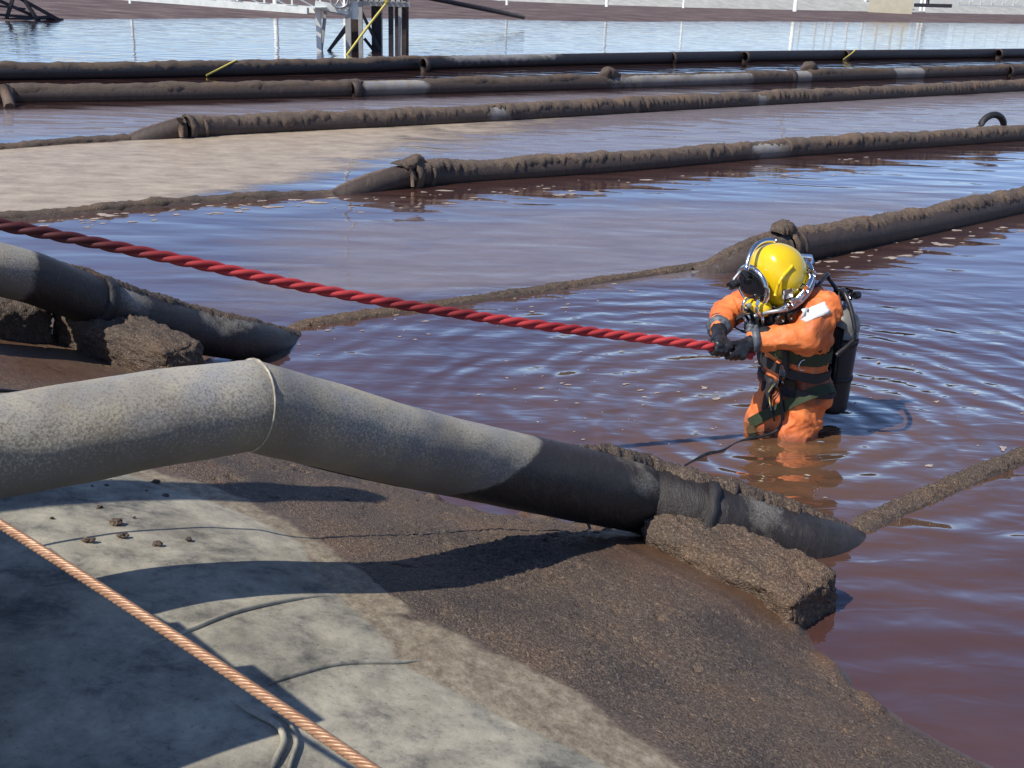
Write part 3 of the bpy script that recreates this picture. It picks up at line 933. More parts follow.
# ------------------------------------------------------------------ ballast blocks
def block(corner, ldir, L, wdir, Wd, zt, h, tilt, label, seed):
    """sludge-caked concrete saddle; long axis ldir falls by tilt along its length"""
    t = thing('ballast_block', (corner.x, corner.y, 0), label, 'concrete block', 'concrete saddles under the pipes')
    nl_, nw_, nh = int(L / 0.012), int(Wd / 0.012), int(h / 0.012)
    bm = bmesh.new()
    bmesh.ops.create_cube(bm, size=1.0)
    bmesh.ops.subdivide_edges(bm, edges=bm.edges[:], cuts=30, use_grid_fill=True)
    ext = []
    for v in bm.verts:
        x, y, z = v.co
        # round the box
        q = Vector((x * L, y * Wd, z * h))
        r = 0.05
        lim = Vector((L / 2 - r, Wd / 2 - r, h / 2 - r))
        cl = Vector([max(-lim[i], min(lim[i], q[i])) for i in range(3)])
        dd = q - cl
        if dd.length > 1e-6: q = cl + dd.normalized() * r
        P = corner + ldir * (L / 2 + q.x) + wdir * (Wd / 2 + q.y)
        P.z = zt - h / 2 + q.z - tilt * (0.5 + q.x / L)
        n = dd.normalized() if dd.length > 1e-6 else Vector((0, 0, 1))
        nn = ldir * n.x + wdir * n.y + Vector((0, 0, n.z))
        s = Vector((seed, 0, 0))
        g = fbm(P + s, 3.5, 2) * 0.030 + fbm(P + s, 26, 3) * 0.014 + fbm(P + s, 60, 2) * 0.014
        v.co = P + nn * g
    o = frombm('crusted_block', bm, CRUST_PALE, t)
    a = o.data.attributes.new('wet', 'FLOAT', 'POINT')
    return t, o
ld_ = (Vector((1.20, 3.66, 0)) - Vector((0.60, 4.27, 0))).normalized()
wd_ = Vector((-ld_.y, ld_.x, 0))
block(Vector((0.545, 4.09, 0)), ld_, 0.76, wd_, 0.33, 0.215, 0.46, 0.05, 'sludge caked concrete block under the near pipe at the edge of the water', 1)
A2, B2 = onbank(50, 347), onbank(168, 392)
ld2 = Vector((B2.x - A2.x, B2.y - A2.y, 0)); L2 = ld2.length; ld2.normalize()
print('block 2', A2, B2, L2)
block(Vector((A2.x, A2.y, 0)), ld2, L2, Vector((-ld2.y, ld2.x, 0)), 0.30, A2.z + 0.24, 0.40, A2.z - B2.z + 0.02, 'sludge caked concrete block under the second pipe near the left of the photo', 4)
block(Vector((-3.12, 5.75, 0)), ld_, 0.50, wd_, 0.40, 0.66, 0.36, 0.1, 'concrete block cut by the left edge of the photo behind the second pipe', 9)
# ------------------------------------------------------------------ liner seams and clods
def seam(name, pix, r, label):
    pts = [onbank(a, b, 0.004) for a, b in pix]
    ps = resample(catmull(pts, 6), .02)
    o = tube(name, [q - Vector((0, 0, .006 * (1 - min(1, 4 * min(i, len(ps) - 1 - i) / len(ps))))) for i, q in enumerate(ps)], lambda i: max(.001, r * min(1, 5 * min(i, len(ps) - 1 - i) / len(ps))), LINER, None, 8)
    o.data.attributes.new('tan', 'FLOAT', 'POINT')
    return tag(o, label, 'weld seam', 'welded seams of the pond liner')
seam('liner_seam', [(120, 655), (184, 634), (240, 612), (300, 600), (345, 596)], 0.007, 'faint upper seam ridge on the liner beyond the wire cable')
seam('liner_seam', [(240, 694), (300, 675), (345, 665), (400, 663), (430, 660)], 0.008, 'seam ridge curving across the middle of the pale liner')
seam('liner_seam', [(262, 790), (276, 762), (284, 744), (280, 731), (272, 724), (250, 712), (226, 698)], 0.008, 'inner seam bead curling under the wire cable at the bottom')
seam('liner_seam', [(284, 790), (291, 764), (297, 745), (293, 732), (285, 722), (272, 714)], 0.005, 'thin outer seam bead at the bottom beside the wire cable')
for k, (px, py, r, lab) in enumerate([(116, 524, .022, 'largest dark clod on the pale liner below the near pipe'),
        (121, 537, .018, 'dark clod just below the largest clod on the pale liner'),
        (88, 541, .017, 'dark clod to the left below the largest clod on the liner'),
        (158, 545, .016, 'flat dark clod in the middle of the shadow band on the liner'),
        (188, 541, .014, 'dark clod right of the flat clod in the shadow band'),
        (92, 487, .009, 'leftmost tiny clod in the shade right under the near pipe'),
        (107, 487, .010, 'tiny clod of the close pair right under the near pipe'),
        (111, 481, .008, 'topmost tiny clod touching the underside of the near pipe in the photo'),
        (155, 483, .018, 'rough dark clod on the edge between pale liner and brown sludge'),
        (166, 497, .014, 'dark clod below the rough one beside the sludge edge'),
        (146, 491, .008, 'tiny clod left of the rough clod beside the sludge edge'),
        (99, 508, .013, 'dark clod on the upper edge of the sunlit strip of liner'),
        (52, 519, .009, 'small clod at the left end of the sunlit strip of liner'),
        (134, 518, .006, 'speck sized clod right of the largest clod')]):
    r *= .75
    p = onbank(px, py, r * 0.25)
    bm = bmesh.new()
    bmesh.ops.create_icosphere(bm, subdivisions=3, radius=r)
    for v in bm.verts:
        v.co = v.co * (1 + 0.7 * fbm(v.co + Vector((k, 0, 0)), 55, 3))
        v.co.x *= 1.2 + .3 * math.sin(k); v.co.z *= 0.6
        v.co += p
    o = frombm('mud_clod', bm, CRUST)
    tag(o, lab, 'clod', 'dark clods scattered on the liner')

# ------------------------------------------------------------------ ropes
def laid_rope(name, pts, strands, off, r, pitch, m, seg, step, dirt_shade=None):
    ps = resample(catmull(pts, 16), step)
    fr = frames(ps)
    V, Fc, A = [], [], []
    for s in range(strands):
        cs = []
        L = 0
        for i, (p, d, sd, u) in enumerate(fr):
            if i: L += (p - ps[i - 1]).length
            a = 2 * math.pi * (L / pitch + s / strands) + .5 * noise.noise(p * 2.3)
            cs.append(p + (sd * math.cos(a) + u * math.sin(a)) * off)
        v, f, info = tube_data(cs, r, seg, True)
        k0 = len(V)
        V += v
        Fc += [tuple(k0 + q for q in g) for g in f]
        A += [dirt_shade(ps[i]) if dirt_shade else 0.0 for i, a in info]
    return mesh(name, V, Fc, m, None, True, {'dirt_shade': A})
H1 = dep(716, 347, 5.58)
RL = dep(0, 225, 4.28)
rp_ = [dep(-620, 120, 3.45), dep(-300, 177, 3.85), RL, dep(180, 260, 4.55), dep(353, 296, 4.85), dep(530, 324, 5.2), H1, dep(742, 351.5, 5.63), dep(752, 355, 5.68)]
o = laid_rope('red_rope', rp_, 3, 0.0125, 0.0138, 0.27, ROPE, 8, 0.012, lambda p: min(1, (1 - sm(p.x, -1.75, -1.2)) + 0.55 * sm(noise.noise(p * 3.1), .05, .5)))  # left stretch painted darker as shade; the noise patches are mud
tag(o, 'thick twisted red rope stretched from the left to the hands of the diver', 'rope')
wr = [dep(-420, 268, 2.45), dep(-120, 452, 1.85), dep(0, 524, 1.66), dep(180, 640, 1.44), dep(370, 768, 1.26), dep(560, 900, 1.12)]
o = laid_rope('wire_cable', wr, 6, 0.0046, 0.0030, 0.06, WIRE, 7, 0.004)
tag(o, 'straight copper coloured wire cable crossing the bottom left corner', 'cable')

# ------------------------------------------------------------------ diver
f_ = Vector((-0.9, -0.43, 0)).normalized(); l_ = Vector((0.43, -0.9, 0)).normalized(); z_ = Vector((0, 0, 1))
S = 1.03
def D(a, b, c): return DIVER + (f_ * a + l_ * b + z_ * c) * S + Vector((0, 0, 0.035))
person = thing('person', (DIVER.x, DIVER.y, 0), 'diver in an orange suit and yellow helmet standing thigh deep and pulling the red rope', 'person')
Lsh, Lel, Lwr = D(.04, .185, .665), D(.19, .25, .565), D(.40, .145, .535)
Rsh, Rel, Rwr = D(.08, -.18, .66), D(.33, -.22, .56), D(.50, -.05, .555)
hand_l = D(.50, .075, .485)
hand_r = D(.585, .015, .51)
sub = []
def cap(a, b, ra, rb): sub.append((a, b, ra * S, rb * S))
cap(D(.04, -.085, .60), D(.04, .085, .60), .135, .135)
cap(D(.055, -.09, .49), D(.055, .09, .49), .138, .138)
cap(D(.035, -.075, .36), D(.035, .075, .36), .135, .135)
cap(D(.0, -.085, .19), D(.0, .085, .19), .145, .145)
cap(D(.03, 0, .36), D(0, 0, .19), .155, .15)
cap(D(.06, 0, .68), D(.08, 0, .75), .10, .085)
cap(D(.05, -.12, .68), D(.05, .12, .68), .085, .085)
cap(D(.0, .09, .14), D(.07, .12, -.06), .125, .118)
cap(D(.07, .12, -.06), D(.20, .15, -.42), .12, .085)
cap(D(.20, .15, -.42), D(.08, .16, -.80), .085, .065)
cap(D(.02, -.08, .14), D(.10, -.09, -.05), .120, .110)
cap(D(.06, -.02, .12), D(.10, -.02, -.03), .125, .11)
cap(D(.10, -.09, -.05), D(.34, -.12, -.42), .105, .08)
cap(D(.34, -.12, -.42), D(.22, -.12, -.80), .08, .062)
cap(D(.08, .16, -.80), D(.22, .17, -.83), .06, .05)
cap(D(.22, -.12, -.80), D(.36, -.12, -.83), .06, .05)
cap(Lsh, Lel, .096, .080); cap(Lel, Lwr, .080, .054)
cap(Rsh, Rel, .095, .078); cap(Rel, Rwr, .078, .054)
def folds(p):
    q = p - DIVER
    w_ = noise.noise(q * 5) * .05
    wv_ = noise.noise_vector(q * 6) * .11 + noise.noise_vector(q * 15) * .035
    e = q + wv_
    r1 = 1 - abs(noise.noise(Vector((e.x * 5, e.y * 5, (e.z + e.x * .4) * 10)))) * 3.2
    r2 = 1 - abs(noise.noise(Vector((e.x * 9 + 4, e.y * 9, (e.z - e.x * .5) * 17)))) * 3.2
    g = 0.013 * max(0, r1) ** 1.3 + 0.005 * max(0, r2) ** 1.3 + .006 * noise.noise(q * 8) - 0.006
    return g
suit = remesh('suit', sub, SUIT, person, 0.0095, 6, folds)
a = suit.data.attributes.new('dirt_shade', 'FLOAT', 'POINT')
vals = []
for v in suit.data.vertices:
    p = v.co + Vector((DIVER.x, DIVER.y, 0))
    d1 = 0.8 * sm(0.085 - abs(p.z - 0.265 - .03 * noise.noise(p * 6)) + .04 * noise.noise(p * 20), 0.0, 0.05) + 0.35 * sm(noise.noise(p * 9), .15, .5)
    d2 = 0.8 * (1 - sm(p.z, 0.0, 0.07))
    vals.append(min(1, max(d1, d2)))
a.data.foreach_set('value', vals)

# surface to lay straps on
dg = bpy.context.evaluated_depsgraph_get()
wv = [v.co + Vector((DIVER.x, DIVER.y, 0)) for v in suit.data.vertices]
BV = BVHTree.FromPolygons(wv, [tuple(p.vertices) for p in suit.data.polygons])
def strap(name, centre, ax, n, wid, m, a0=0, a1=360, off=0.008, parent=person, rmax=0.36, k=48, th=0.006):
    """ribbon round the body in the plane through centre with normal n; ax = zero-angle direction"""
    n = n.normalized(); e1 = (ax - n * ax.dot(n)).normalized(); e2 = n.cross(e1)
    V, Fc = [], []
    closed = (a1 - a0) >= 359
    cnt = k if closed else k + 1
    R_ = []
    for i in range(cnt):
        a = math.radians(a0 + (a1 - a0) * i / k)
        d = e1 * math.cos(a) + e2 * math.sin(a)
        hit = BV.ray_cast(centre + d * rmax, -d, rmax)
        R_.append((rmax - hit[3]) if hit[0] else 0.15)
    for it in range(3):
        R_ = [max(R_[i], (R_[(i - 1) % cnt] + R_[(i + 1) % cnt]) / 2) if closed or 0 < i < cnt - 1 else R_[i] for i in range(cnt)]
    for i in range(cnt):
        a = math.radians(a0 + (a1 - a0) * i / k)
        d = e1 * math.cos(a) + e2 * math.sin(a)
        r = R_[i] + off
        for (dw, dr) in ((-.5, -th), (-.5, th), (.5, th), (.5, -th)):
            V.append(centre + d * (r + dr) + n * (wid * dw))
    m_ = cnt if closed else cnt - 1
    for i in range(m_):
        j = (i + 1) % cnt
        for q in range(4):
            q2 = (q + 1) % 4
            Fc.append((i * 4 + q, j * 4 + q, j * 4 + q2, i * 4 + q2))
    if not closed:
        Fc.append((0, 1, 2, 3)); Fc.append(tuple(len(V) - 4 + q for q in (3, 2, 1, 0)))
    return mesh(name, V, Fc, m, parent, False)
strap('waist_belt', D(.03, 0, .325), f_, Vector((0.10, -.05, 1)), 0.052, WEB)
strap('chest_strap', D(.05, 0, .425), f_, z_ + l_ * 0.10, 0.068, GREENWEB)
strap('weight_belt', D(.02, 0, .215), f_, z_ - f_ * 0.12, 0.03, WEB)
strap('shoulder_strap', D(.04, .10, .53), f_, l_ + z_ * 0.08, 0.045, WEB)
strap('shoulder_strap', D(.04, -.10, .53), f_, l_ - z_ * 0.08, 0.045, WEB)
strap('thigh_strap', D(.04, .09, .13), f_, z_ * 0.75 - l_ * 0.62 + f_ * .1, 0.058, GREENWEB, off=0.006)
def onsuit(centre, d):
    hit = BV.ray_cast(centre + d.normalized() * 0.4, -d.normalized(), 0.45)
    return hit[0] if hit[0] else centre + d.normalized() * .15
def rbox(name, c, ex, ey, ez, sx_, sy_, sz_, m, parent, bev=0.003):
    bm = bmesh.new()
    bmesh.ops.create_cube(bm, size=1.0)
    for v in bm.verts:
        v.co = c + ex * (v.co.x * sx_) + ey * (v.co.y * sy_) + ez * (v.co.z * sz_)
    bmesh.ops.bevel(bm, geom=bm.edges[:], offset=bev, segments=2, affect='EDGES', profile=.5)
    bmesh.ops.recalc_face_normals(bm, faces=bm.faces[:])
    return frombm(name, bm, m, parent)
nl2 = l_.cross(z_)
def buckle(name, centre, d, wd, ht, m, th=0.014):
    p = onsuit(centre, d)
    dn = d.normalized(); sd = dn.cross(z_).normalized()
    return rbox(name, p + dn * 0.014, sd, dn, z_, wd, th, ht, m, person)
buckle('buckle', D(.03, 0, .332), f_ + l_ * .75, 0.045, 0.055, METAL)
buckle('buckle', D(.04, 0, .422), f_ + l_ * .65, 0.045, 0.045, PALEGREEN)
buckle('buckle', D(.04, 0, .425), f_ + l_ * .25, 0.035, 0.045, PALEGREEN)
remesh('tool_bundle', [(onsuit(D(0, 0, .20), f_) + Vector((0, 0, .03)), onsuit(D(0, 0, .20), f_) + f_ * .02 - z_ * .12, .028, .022), (onsuit(D(0, 0, .20), f_ - l_ * .4), onsuit(D(0, 0, .20), f_ - l_ * .4) - z_ * .14, .018, .014)], WEB, person, .006, 2)
buckle('tool_pouch', D(.0, 0, .24), f_ * .9 + l_ * .8, 0.06, 0.09, WEB, 0.045)
buckle('buckle', D(.03, 0, .26), f_ + l_ * .65, 0.04, 0.06, CHROME)
# loose line hanging from the belt, and clips
cp = onsuit(D(.0, 0, .21), f_ + l_ * .1)
for j in range(4):
    tube('lanyard', [cp + Vector((0, 0, .05)) + l_ * (j * .012), cp + f_ * (.03 + .01 * j) + l_ * (j * .012) + Vector((0, 0, -.02)), cp + f_ * .02 + l_ * (j * .02) + Vector((0, 0, -.12 - .02 * j))], 0.0045, (CHROME, YELLOWROPE, METAL, WEB)[j], person, 6)
# ring on the chest
cr = onsuit(D(.04, 0, .38), f_ * .45 + l_)
rg = [cr + (f_ * .45 + l_).normalized() * .015 + (l_.cross(z_)) * (0.03 * math.cos(t)) + z_ * (0.03 * math.sin(t)) for t in np.linspace(0, 2 * math.pi, 17)]
tube('d_ring', rg, 0.0035, CHROME, person, 6, cap=False)
# patch on the sleeve
pn = (l_ * .72 + z_ * .62 + f_ * .15).normalized()
pc = Lsh.lerp(Lel, 0.42) + f_ * .04 + z_ * .03
ph = BV.ray_cast(pc + pn * .3, -pn, .35)
if ph[0]:
    ax = (Lel - Lsh).normalized(); ay = pn.cross(Vector((ax.x, ax.y, ax.z))).normalized(); ax = ay.cross(pn)
    V, Fc = [], []
    e1 = (ax * .85 - ay * .50).normalized(); e2 = pn.cross(e1)
    for i in range(9):
        for j in range(5):
            q = ph[0] + e1 * ((i / 8 - .5) * .14) + e2 * ((j / 4 - .5) * .07)
            h2 = BV.ray_cast(q + pn * .1, -pn, .2)
            V.append((h2[0] if h2[0] else q) + pn * .0035)
    for i in range(8):
        for j in range(4):
            Fc.append((i * 5 + j, i * 5 + j + 1, i * 5 + j + 6, i * 5 + j + 5))
    o = mesh('sleeve_patch', V, Fc, WHITEPATCH, person)
    s_ = o.modifiers.new('solid', 'SOLIDIFY'); s_.thickness = 0.003; s_.offset = 0

# gloves
rope_dir = (H1 - dep(530, 324, 5.2)).normalized()      # runs towards the diver
def glove(name, wrist, palm, grip_pt, side, m):
    parts = []
    ax = (palm - wrist).normalized()
    rd = rope_dir
    up = rd.cross(ax)
    up = (up if up.z > 0 else -up).normalized()
    out = (up.cross(rd)).normalized()
    if out.dot(l_) < 0: out = -out
    parts.append((wrist - ax * .045, wrist + ax * .03, .052, .042))
    parts.append((wrist, palm, .040, .040))
    g = grip_pt
    back = g + up * 0.030 + out * 0.018
    parts.append((palm, back - rd * .03, .036, .024))
    parts.append((palm, back + rd * .03, .036, .024))
    for k, (o1, ln) in enumerate(((-.042, 1.0), (-.016, 1.08), (.010, 1.0), (.034, .84))):
        c0 = g - rd * o1 * -1
        c0 = g + rd * o1
        a = c0 + up * .036 + out * .012
        b = c0 + up * (.008 * ln) + out * (.040 * ln)
        c_ = c0 - up * (.026 * ln) + out * (.022 * ln)
        d_ = c0 - up * (.030 * ln) - out * (.008)
        parts += [(a, b, .0135, .0125), (b, c_, .0125, .0115), (c_, d_, .0115, .0100)]
    th0 = palm + up * .01 - out * .02
    th1 = g - rd * .045 + up * .012 - out * .034
    th2 = g - rd * .070 - up * .016 - out * .012
    parts += [(th0, th1, .020, .015), (th1, th2, .015, .012)]
    return remesh(name, parts, m, person, 0.005, 3, lambda p: 0.0015 * noise.noise(p * 90))
gl = dep(735, 350.5, 5.62); gr = dep(720, 348, 5.59)
glove('glove', Lwr, Lwr.lerp(gl, .6), gl, 1, RUBBER)
glove('glove', Rwr, Rwr.lerp(gr, .6), gr, -1, RUBBER)
for wn, el in ((Lwr, Lel), (Rwr, Rel)):
    d = (wn - el).normalized()
    ring('cuff', wn + d * .012, d, 0.064, 0.04, GREYRUB, person, 0.006, 20)

# helmet
tilt = math.radians(12)
hf = (f_ * math.cos(tilt) - z_ * math.sin(tilt)).normalized()
hu = (z_ * math.cos(tilt) + f_ * math.sin(tilt)).normalized()
hl = l_
HC = dep(773, 277, 5.74)
print('helmet centre z', HC.z, 'neck', D(.09, 0, .68))
def Hh(a, b, c): return HC + (hf * a + hl * b + hu * c) * 1.09
helm = None
bm = bmesh.new()
bmesh.ops.create_uvsphere(bm, u_segments=48, v_segments=32, radius=1.0)
for v in bm.verts:
    x, y, z = v.co
    a, b, c_ = x * .158, y * .146, z * .160
    if x > 0.25: a = .158 * (.25 + (x - .25) * .62); 
    if z < -0.2: b *= 1 - 0.18 * (-z - .2); a *= 1 - .1 * (-z - .2)
    if z < -.75: c_ = -.75 * .160 + (z + .75) * .05
    # raised crown pad and side swelling
    b *= 1 + .05 * math.exp(-((x + .1) ** 2 + (z + .1) ** 2) * 6)
    v.co = Hh(a - .012, b, c_)
helm = frombm('helmet_shell', bm, HELMY, person)
# visor: frame ring + glass
def ellipse(c, e1, e2, r1, r2, n=40, a0=0, a1=2 * math.pi):
    return [c + e1 * (r1 * math.cos(t)) + e2 * (r2 * math.sin(t)) for t in np.linspace(a0, a1, n)]
vc = Hh(.118, 0, -.012)
tube('visor_frame', ellipse(vc, hl, hu, .122, .104), 0.014, CHROME, helm, 10, cap=False)
bm = bmesh.new()
bmesh.ops.create_uvsphere(bm, u_segments=32, v_segments=16, radius=1.0)
for v in bm.verts:
    v.co = vc + hf * (.022 * v.co.x + .004) + hl * (.115 * v.co.y) + hu * (.097 * v.co.z)
frombm('visor_glass', bm, GLASS, helm)
# crown handle / top strap of bright metal
hp_ = [Hh(.158 * math.cos(t) + .02, 0.0 + .03 * math.cos(t * 2), .180 * math.sin(t)) for t in np.linspace(math.radians(28), math.radians(112), 14)]
V, Fc, _ = tube_data(hp_, 0.013, 8)
mesh('crown_handle', V, Fc, CHROME, helm)
hp_ = [Hh(.10 * math.cos(t) + .035, .105 , .150 * math.sin(t) ) for t in np.linspace(math.radians(20), math.radians(95), 10)]
# rear yoke: bright clamp ring slanting from the crown down to the throat
yn = (hf * .55 + hu * .83).normalized()
ye = (hf * .83 - hu * .55).normalized()
yc = Hh(-.045, 0, -.055)
yk = ellipse(yc, ye, hl, .170, .172)
tube('neck_clamp', yk, lambda i: 0.017 if 8 < i < 32 else 0.014, CHROME, helm, 10, cap=False)
yk2 = ellipse(yc - yn * .035, ye, hl, .158, .164)
tube('neck_clamp', yk2, 0.014, METAL, helm, 10, cap=False)
tube('latch', [Hh(-.150, .02, .065), Hh(-.20, .03, .05), Hh(-.205, .03, .02)], 0.016, CHROME, helm, 8)
tube('latch', [Hh(-.04, .15, -.10), Hh(-.02, .165, -.075), Hh(.02, .160, -.07)], 0.012, METAL, helm, 8)
for t in np.linspace(0.3, 2.7, 9):
    q = yc - yn * .018 + ye * (.150 * math.cos(t)) + hl * (.158 * math.sin(t))
    rbox('clamp_screw', q, ye, hl, yn, .014, .014, .022, METAL, helm, .002)
# dark neck seal below the helmet
tube('neck_dam', [Hh(-.03, 0, -.10), D(.09, 0, .76), D(.07, 0, .70)], lambda i: (.115, .12, .125)[i], RUBBER, person, 24)
# side port plate
rbox('side_plate', Hh(.03, .146, -.035), hf, hl, hu, .052, .014, .042, METAL, helm, .003)
# regulator, yellow lower face, knobs and whiskers
remesh('chin_piece', [(Hh(.115, -.03, -.108), Hh(.115, .075, -.108), .046, .042)], HELMY, helm, 0.006, 3)
def disc(name, c, d, r, wd, m, par, seg=24):
    d = d.normalized()
    return tube(name, [c - d * wd / 2, c - d * wd * .35, c + d * wd * .35, c + d * wd / 2], lambda i: (r * .82, r, r, r * .82)[i], m, par, seg)
disc('regulator', Hh(.135, .0, -.150), hf - hu * .2, .048, .05, RUBBER, helm)
disc('regulator_cover', Hh(.165, .0, -.156), hf - hu * .2, .036, .014, CHROME, helm)
disc('exhaust_body', Hh(.10, .06, -.165), (hl + hf * .4), .055, .07, RUBBER, helm)
disc('exhaust_cap', Hh(.07, .125, -.185), hl, .038, .03, RUBBER, helm)
tube('chrome_bracket', catmull([Hh(.155, .09, -.04), Hh(.175, .10, -.09), Hh(.14, .09, -.14)], 6), .011, CHROME, helm, 8)
tube('side_rib', catmull([Hh(-.02, .130, .085), Hh(.06, .140, .04), Hh(.09, .132, -.03)], 6), .009, HELMY, helm, 8)
for t_ in (.5, 1.1, 1.7, 2.3): rbox('rail_block', yc + ye * (.172 * math.cos(t_)) + hl * (.176 * math.sin(t_)) + yn * .012, ye, hl, yn, .03, .03, .03, CHROME, helm, .006)
disc('side_valve', Hh(.085, .105, -.145), hl, .036, .06, RUBBER, helm)
disc('valve_knob', Hh(.085, .150, -.145), hl, .026, .03, RUBBER, helm, 10)
disc('valve_knob', Hh(.035, .150, -.150), hl, .020, .03, RUBBER, helm, 10)
disc('nose_knob', Hh(.175, .035, -.085), hf, .014, .03, METAL, helm, 10)
disc('lamp_bracket', Hh(.185, -.06, .00), hf, .024, .06, RUBBER, helm, 14)
tube('lamp_arm', [Hh(.185, -.06, .0), Hh(.17, -.075, .02), Hh(.12, -.08, .05)], .008, METAL, helm, 8)
tube('chrome_bracket', ellipse(Hh(.16, .02, -.095), hf, hu, .045, .042, 24), .008, CHROME, helm, 8, cap=False)
tube('chrome_bracket', ellipse(Hh(.12, .075, -.150), (hf + hl).normalized(), hu, .040, .030, 24), .008, CHROME, helm, 8, cap=False)
# bent tube of chromed pipe from the side block to the regulator
tube('bent_tube', catmull([Hh(.04, .145, -.115), Hh(.09, .158, -.10), Hh(.13, .115, -.11), Hh(.15, .05, -.14)], 6), .010, METAL, helm, 8)
# hoses
def bead(p): return p
hs = catmull([Hh(.08, .10, -.16), Hh(.07, .11, -.23), D(.20, .10, .60), D(.17, .13, .52), D(.05, .22, .46)], 8)
tube('hose', hs, .013, RUBBER, person, 10)
hs = catmull([Hh(.13, .0, -.17), Hh(.17, .03, -.23), D(.27, .02, .60), D(.23, -.02, .54), D(.16, -.02, .47)], 8)
tube('corrugated_hose', resample(hs, .006), lambda i: .021 + (.004 if i % 4 < 2 else 0), GREYRUB, person, 12)
hs = catmull([Hh(.12, -.05, -.16), Hh(.14, -.05, -.24), D(.28, -.08, .60), D(.22, -.09, .52)], 8)
tube('hose', hs, .012, RUBBER, person, 10)
tube('shackle', [D(.235, .06, .61), D(.25, .07, .56), D(.24, .06, .51)], .012, CHROME, person, 8)

# ---- cylinder on the diver's back
TB = D(-.245, .02, .02); TT = D(-.255, .02, .60)
tank = thing('air_cylinder', (TB.x, TB.y, 0), 'upright air cylinder with grey shoulder and black lower body on the back of the diver', 'air cylinder')
ax = (TT - TB).normalized()
L = (TT - TB).length
prof = [(0, .068), (.012, .086), (.03, .091)] + [(L * k, .092) for k in np.linspace(.1, .74, 8)]
V, Fc, _ = tube_data([TB + ax * a for a, r in prof], lambda i: prof[i][1], 32)
mesh('lower_body', V, Fc, TANKBLACK, tank)
prof2 = [(L * .74 + .002, .0915), (L * .82, .0915), (L * .86, .0915), (L * .90, .088), (L * .94, .077), (L * .97, .058), (L * .99, .044), (L * 1.0, .028), (L * 1.03, .022)]
V, Fc, _ = tube_data([TB + ax * a for a, r in prof2], lambda i: prof2[i][1], 32)
mesh('shoulder', V, Fc, TANKGREY, tank)
for k in (.35, .70):
    ring('tank_band', TB + ax * (L * k), ax, .097, .035, WEB, tank, 0, 32)
pv = TB + ax * (L * 1.03)
tube('valve', [pv, pv + ax * .035, pv + ax * .07], .02, METAL, tank, 12)
disc('valve_knob', pv + ax * .055 - f_ * .055 + l_ * .01, f_, .022, .035, RUBBER, tank, 10)
rbox('first_stage', pv + ax * .062 + f_ * .035, f_, l_, z_, .085, .042, .042, RUBBER, tank, .008)
disc('yoke', pv + ax * .062 + f_ * .02, l_, .026, .05, CHROME, tank, 16)
tube('valve_hose', catmull([pv + ax * .06 + f_ * .05, D(-.14, .10, .73), D(-.06, .20, .76), D(-.05, .285, .68), D(-.04, .34, .56), D(.02, .30, .46)], 8), .012, RUBBER, tank, 10)
tube('valve_hose', catmull([pv + ax * .06 + f_ * .05, D(-.15, -.02, .76), D(-.09, .02, .79), Hh(-.06, .13, -.13), Hh(.03, .15, -.15)], 8), .011, RUBBER, tank, 10)
rbox('backpack_plate', TB.lerp(TT, .5) + f_ * .095, f_, l_, ax, .02, .20, .42, RUBBER, tank, .008)

# line floating in the water beside the diver
pp = [D(.16, .08, .22), D(.18, .13, .02)] + [at(x, y, -0.002) for x, y in ((742, 441), (722, 451), (706, 455), (690, 463), (672, 473), (650, 480), (620, 470))]
o = tube('tether_line', catmull(pp, 8), lambda i: 0.0085 + 0.006 * math.exp(-((i - 30) / 5) ** 2), RUBBER, None, 8)
tag(o, 'thin black line trailing on the water between the diver and the near pipe', 'line')

# ---- foam flecks
sp = []
for k in range(60):            # round the diver
    a = rnd(0, 6.28); r = rnd(.4, 2.0)
    p = DIVER + Vector((math.cos(a) * r, math.sin(a) * r * .8, 0))
    sp.append((p.x, p.y, rnd(.006, .02), rnd(-.2, .8), 0))
for k in range(46):            # below the pipe behind the diver
    q = at(rnd(800, 1010), 0 + 0, 0) if False else None
    x = rnd(800, 1020)
    y = 250 - (x - 800) * 0.20 + rnd(0, 16) + 12
    p = at(x, y)
    sp.append((p.x, p.y, rnd(.02, .05), 0.2, 0))
for k in range(50):
    x = rnd(200, 640); y = 322 - (x - 290) * 0.155 + rnd(6, 38)
    p = at(x, y)
    if (p - at(x, 340)).length > 0: sp.append((p.x, p.y, rnd(.006, .022), 0.3, 0))
for k in range(70):
    x = rnd(0, 330); y = 222 - x * 0.10 + rnd(2, 14)
    p = at(x, y)
    sp.append((p.x, p.y, rnd(.02, .06), 0.4, 0))
for k in range(80):
    x = rnd(330, 900); y = 196 - (x - 330) * 0.08 + rnd(4, 20)
    p = at(x, y)
    sp.append((p.x, p.y, rnd(.02, .05), 0.4, 0))
for k in range(36):
    x = rnd(420, 700); y = rnd(380, 470)
    p = at(x, y)
    sp.append((p.x, p.y, rnd(.005, .016), 0.4, 0))
flecks('foam_flecks', sp, 'scattered flecks of pale foam drifting on the water')

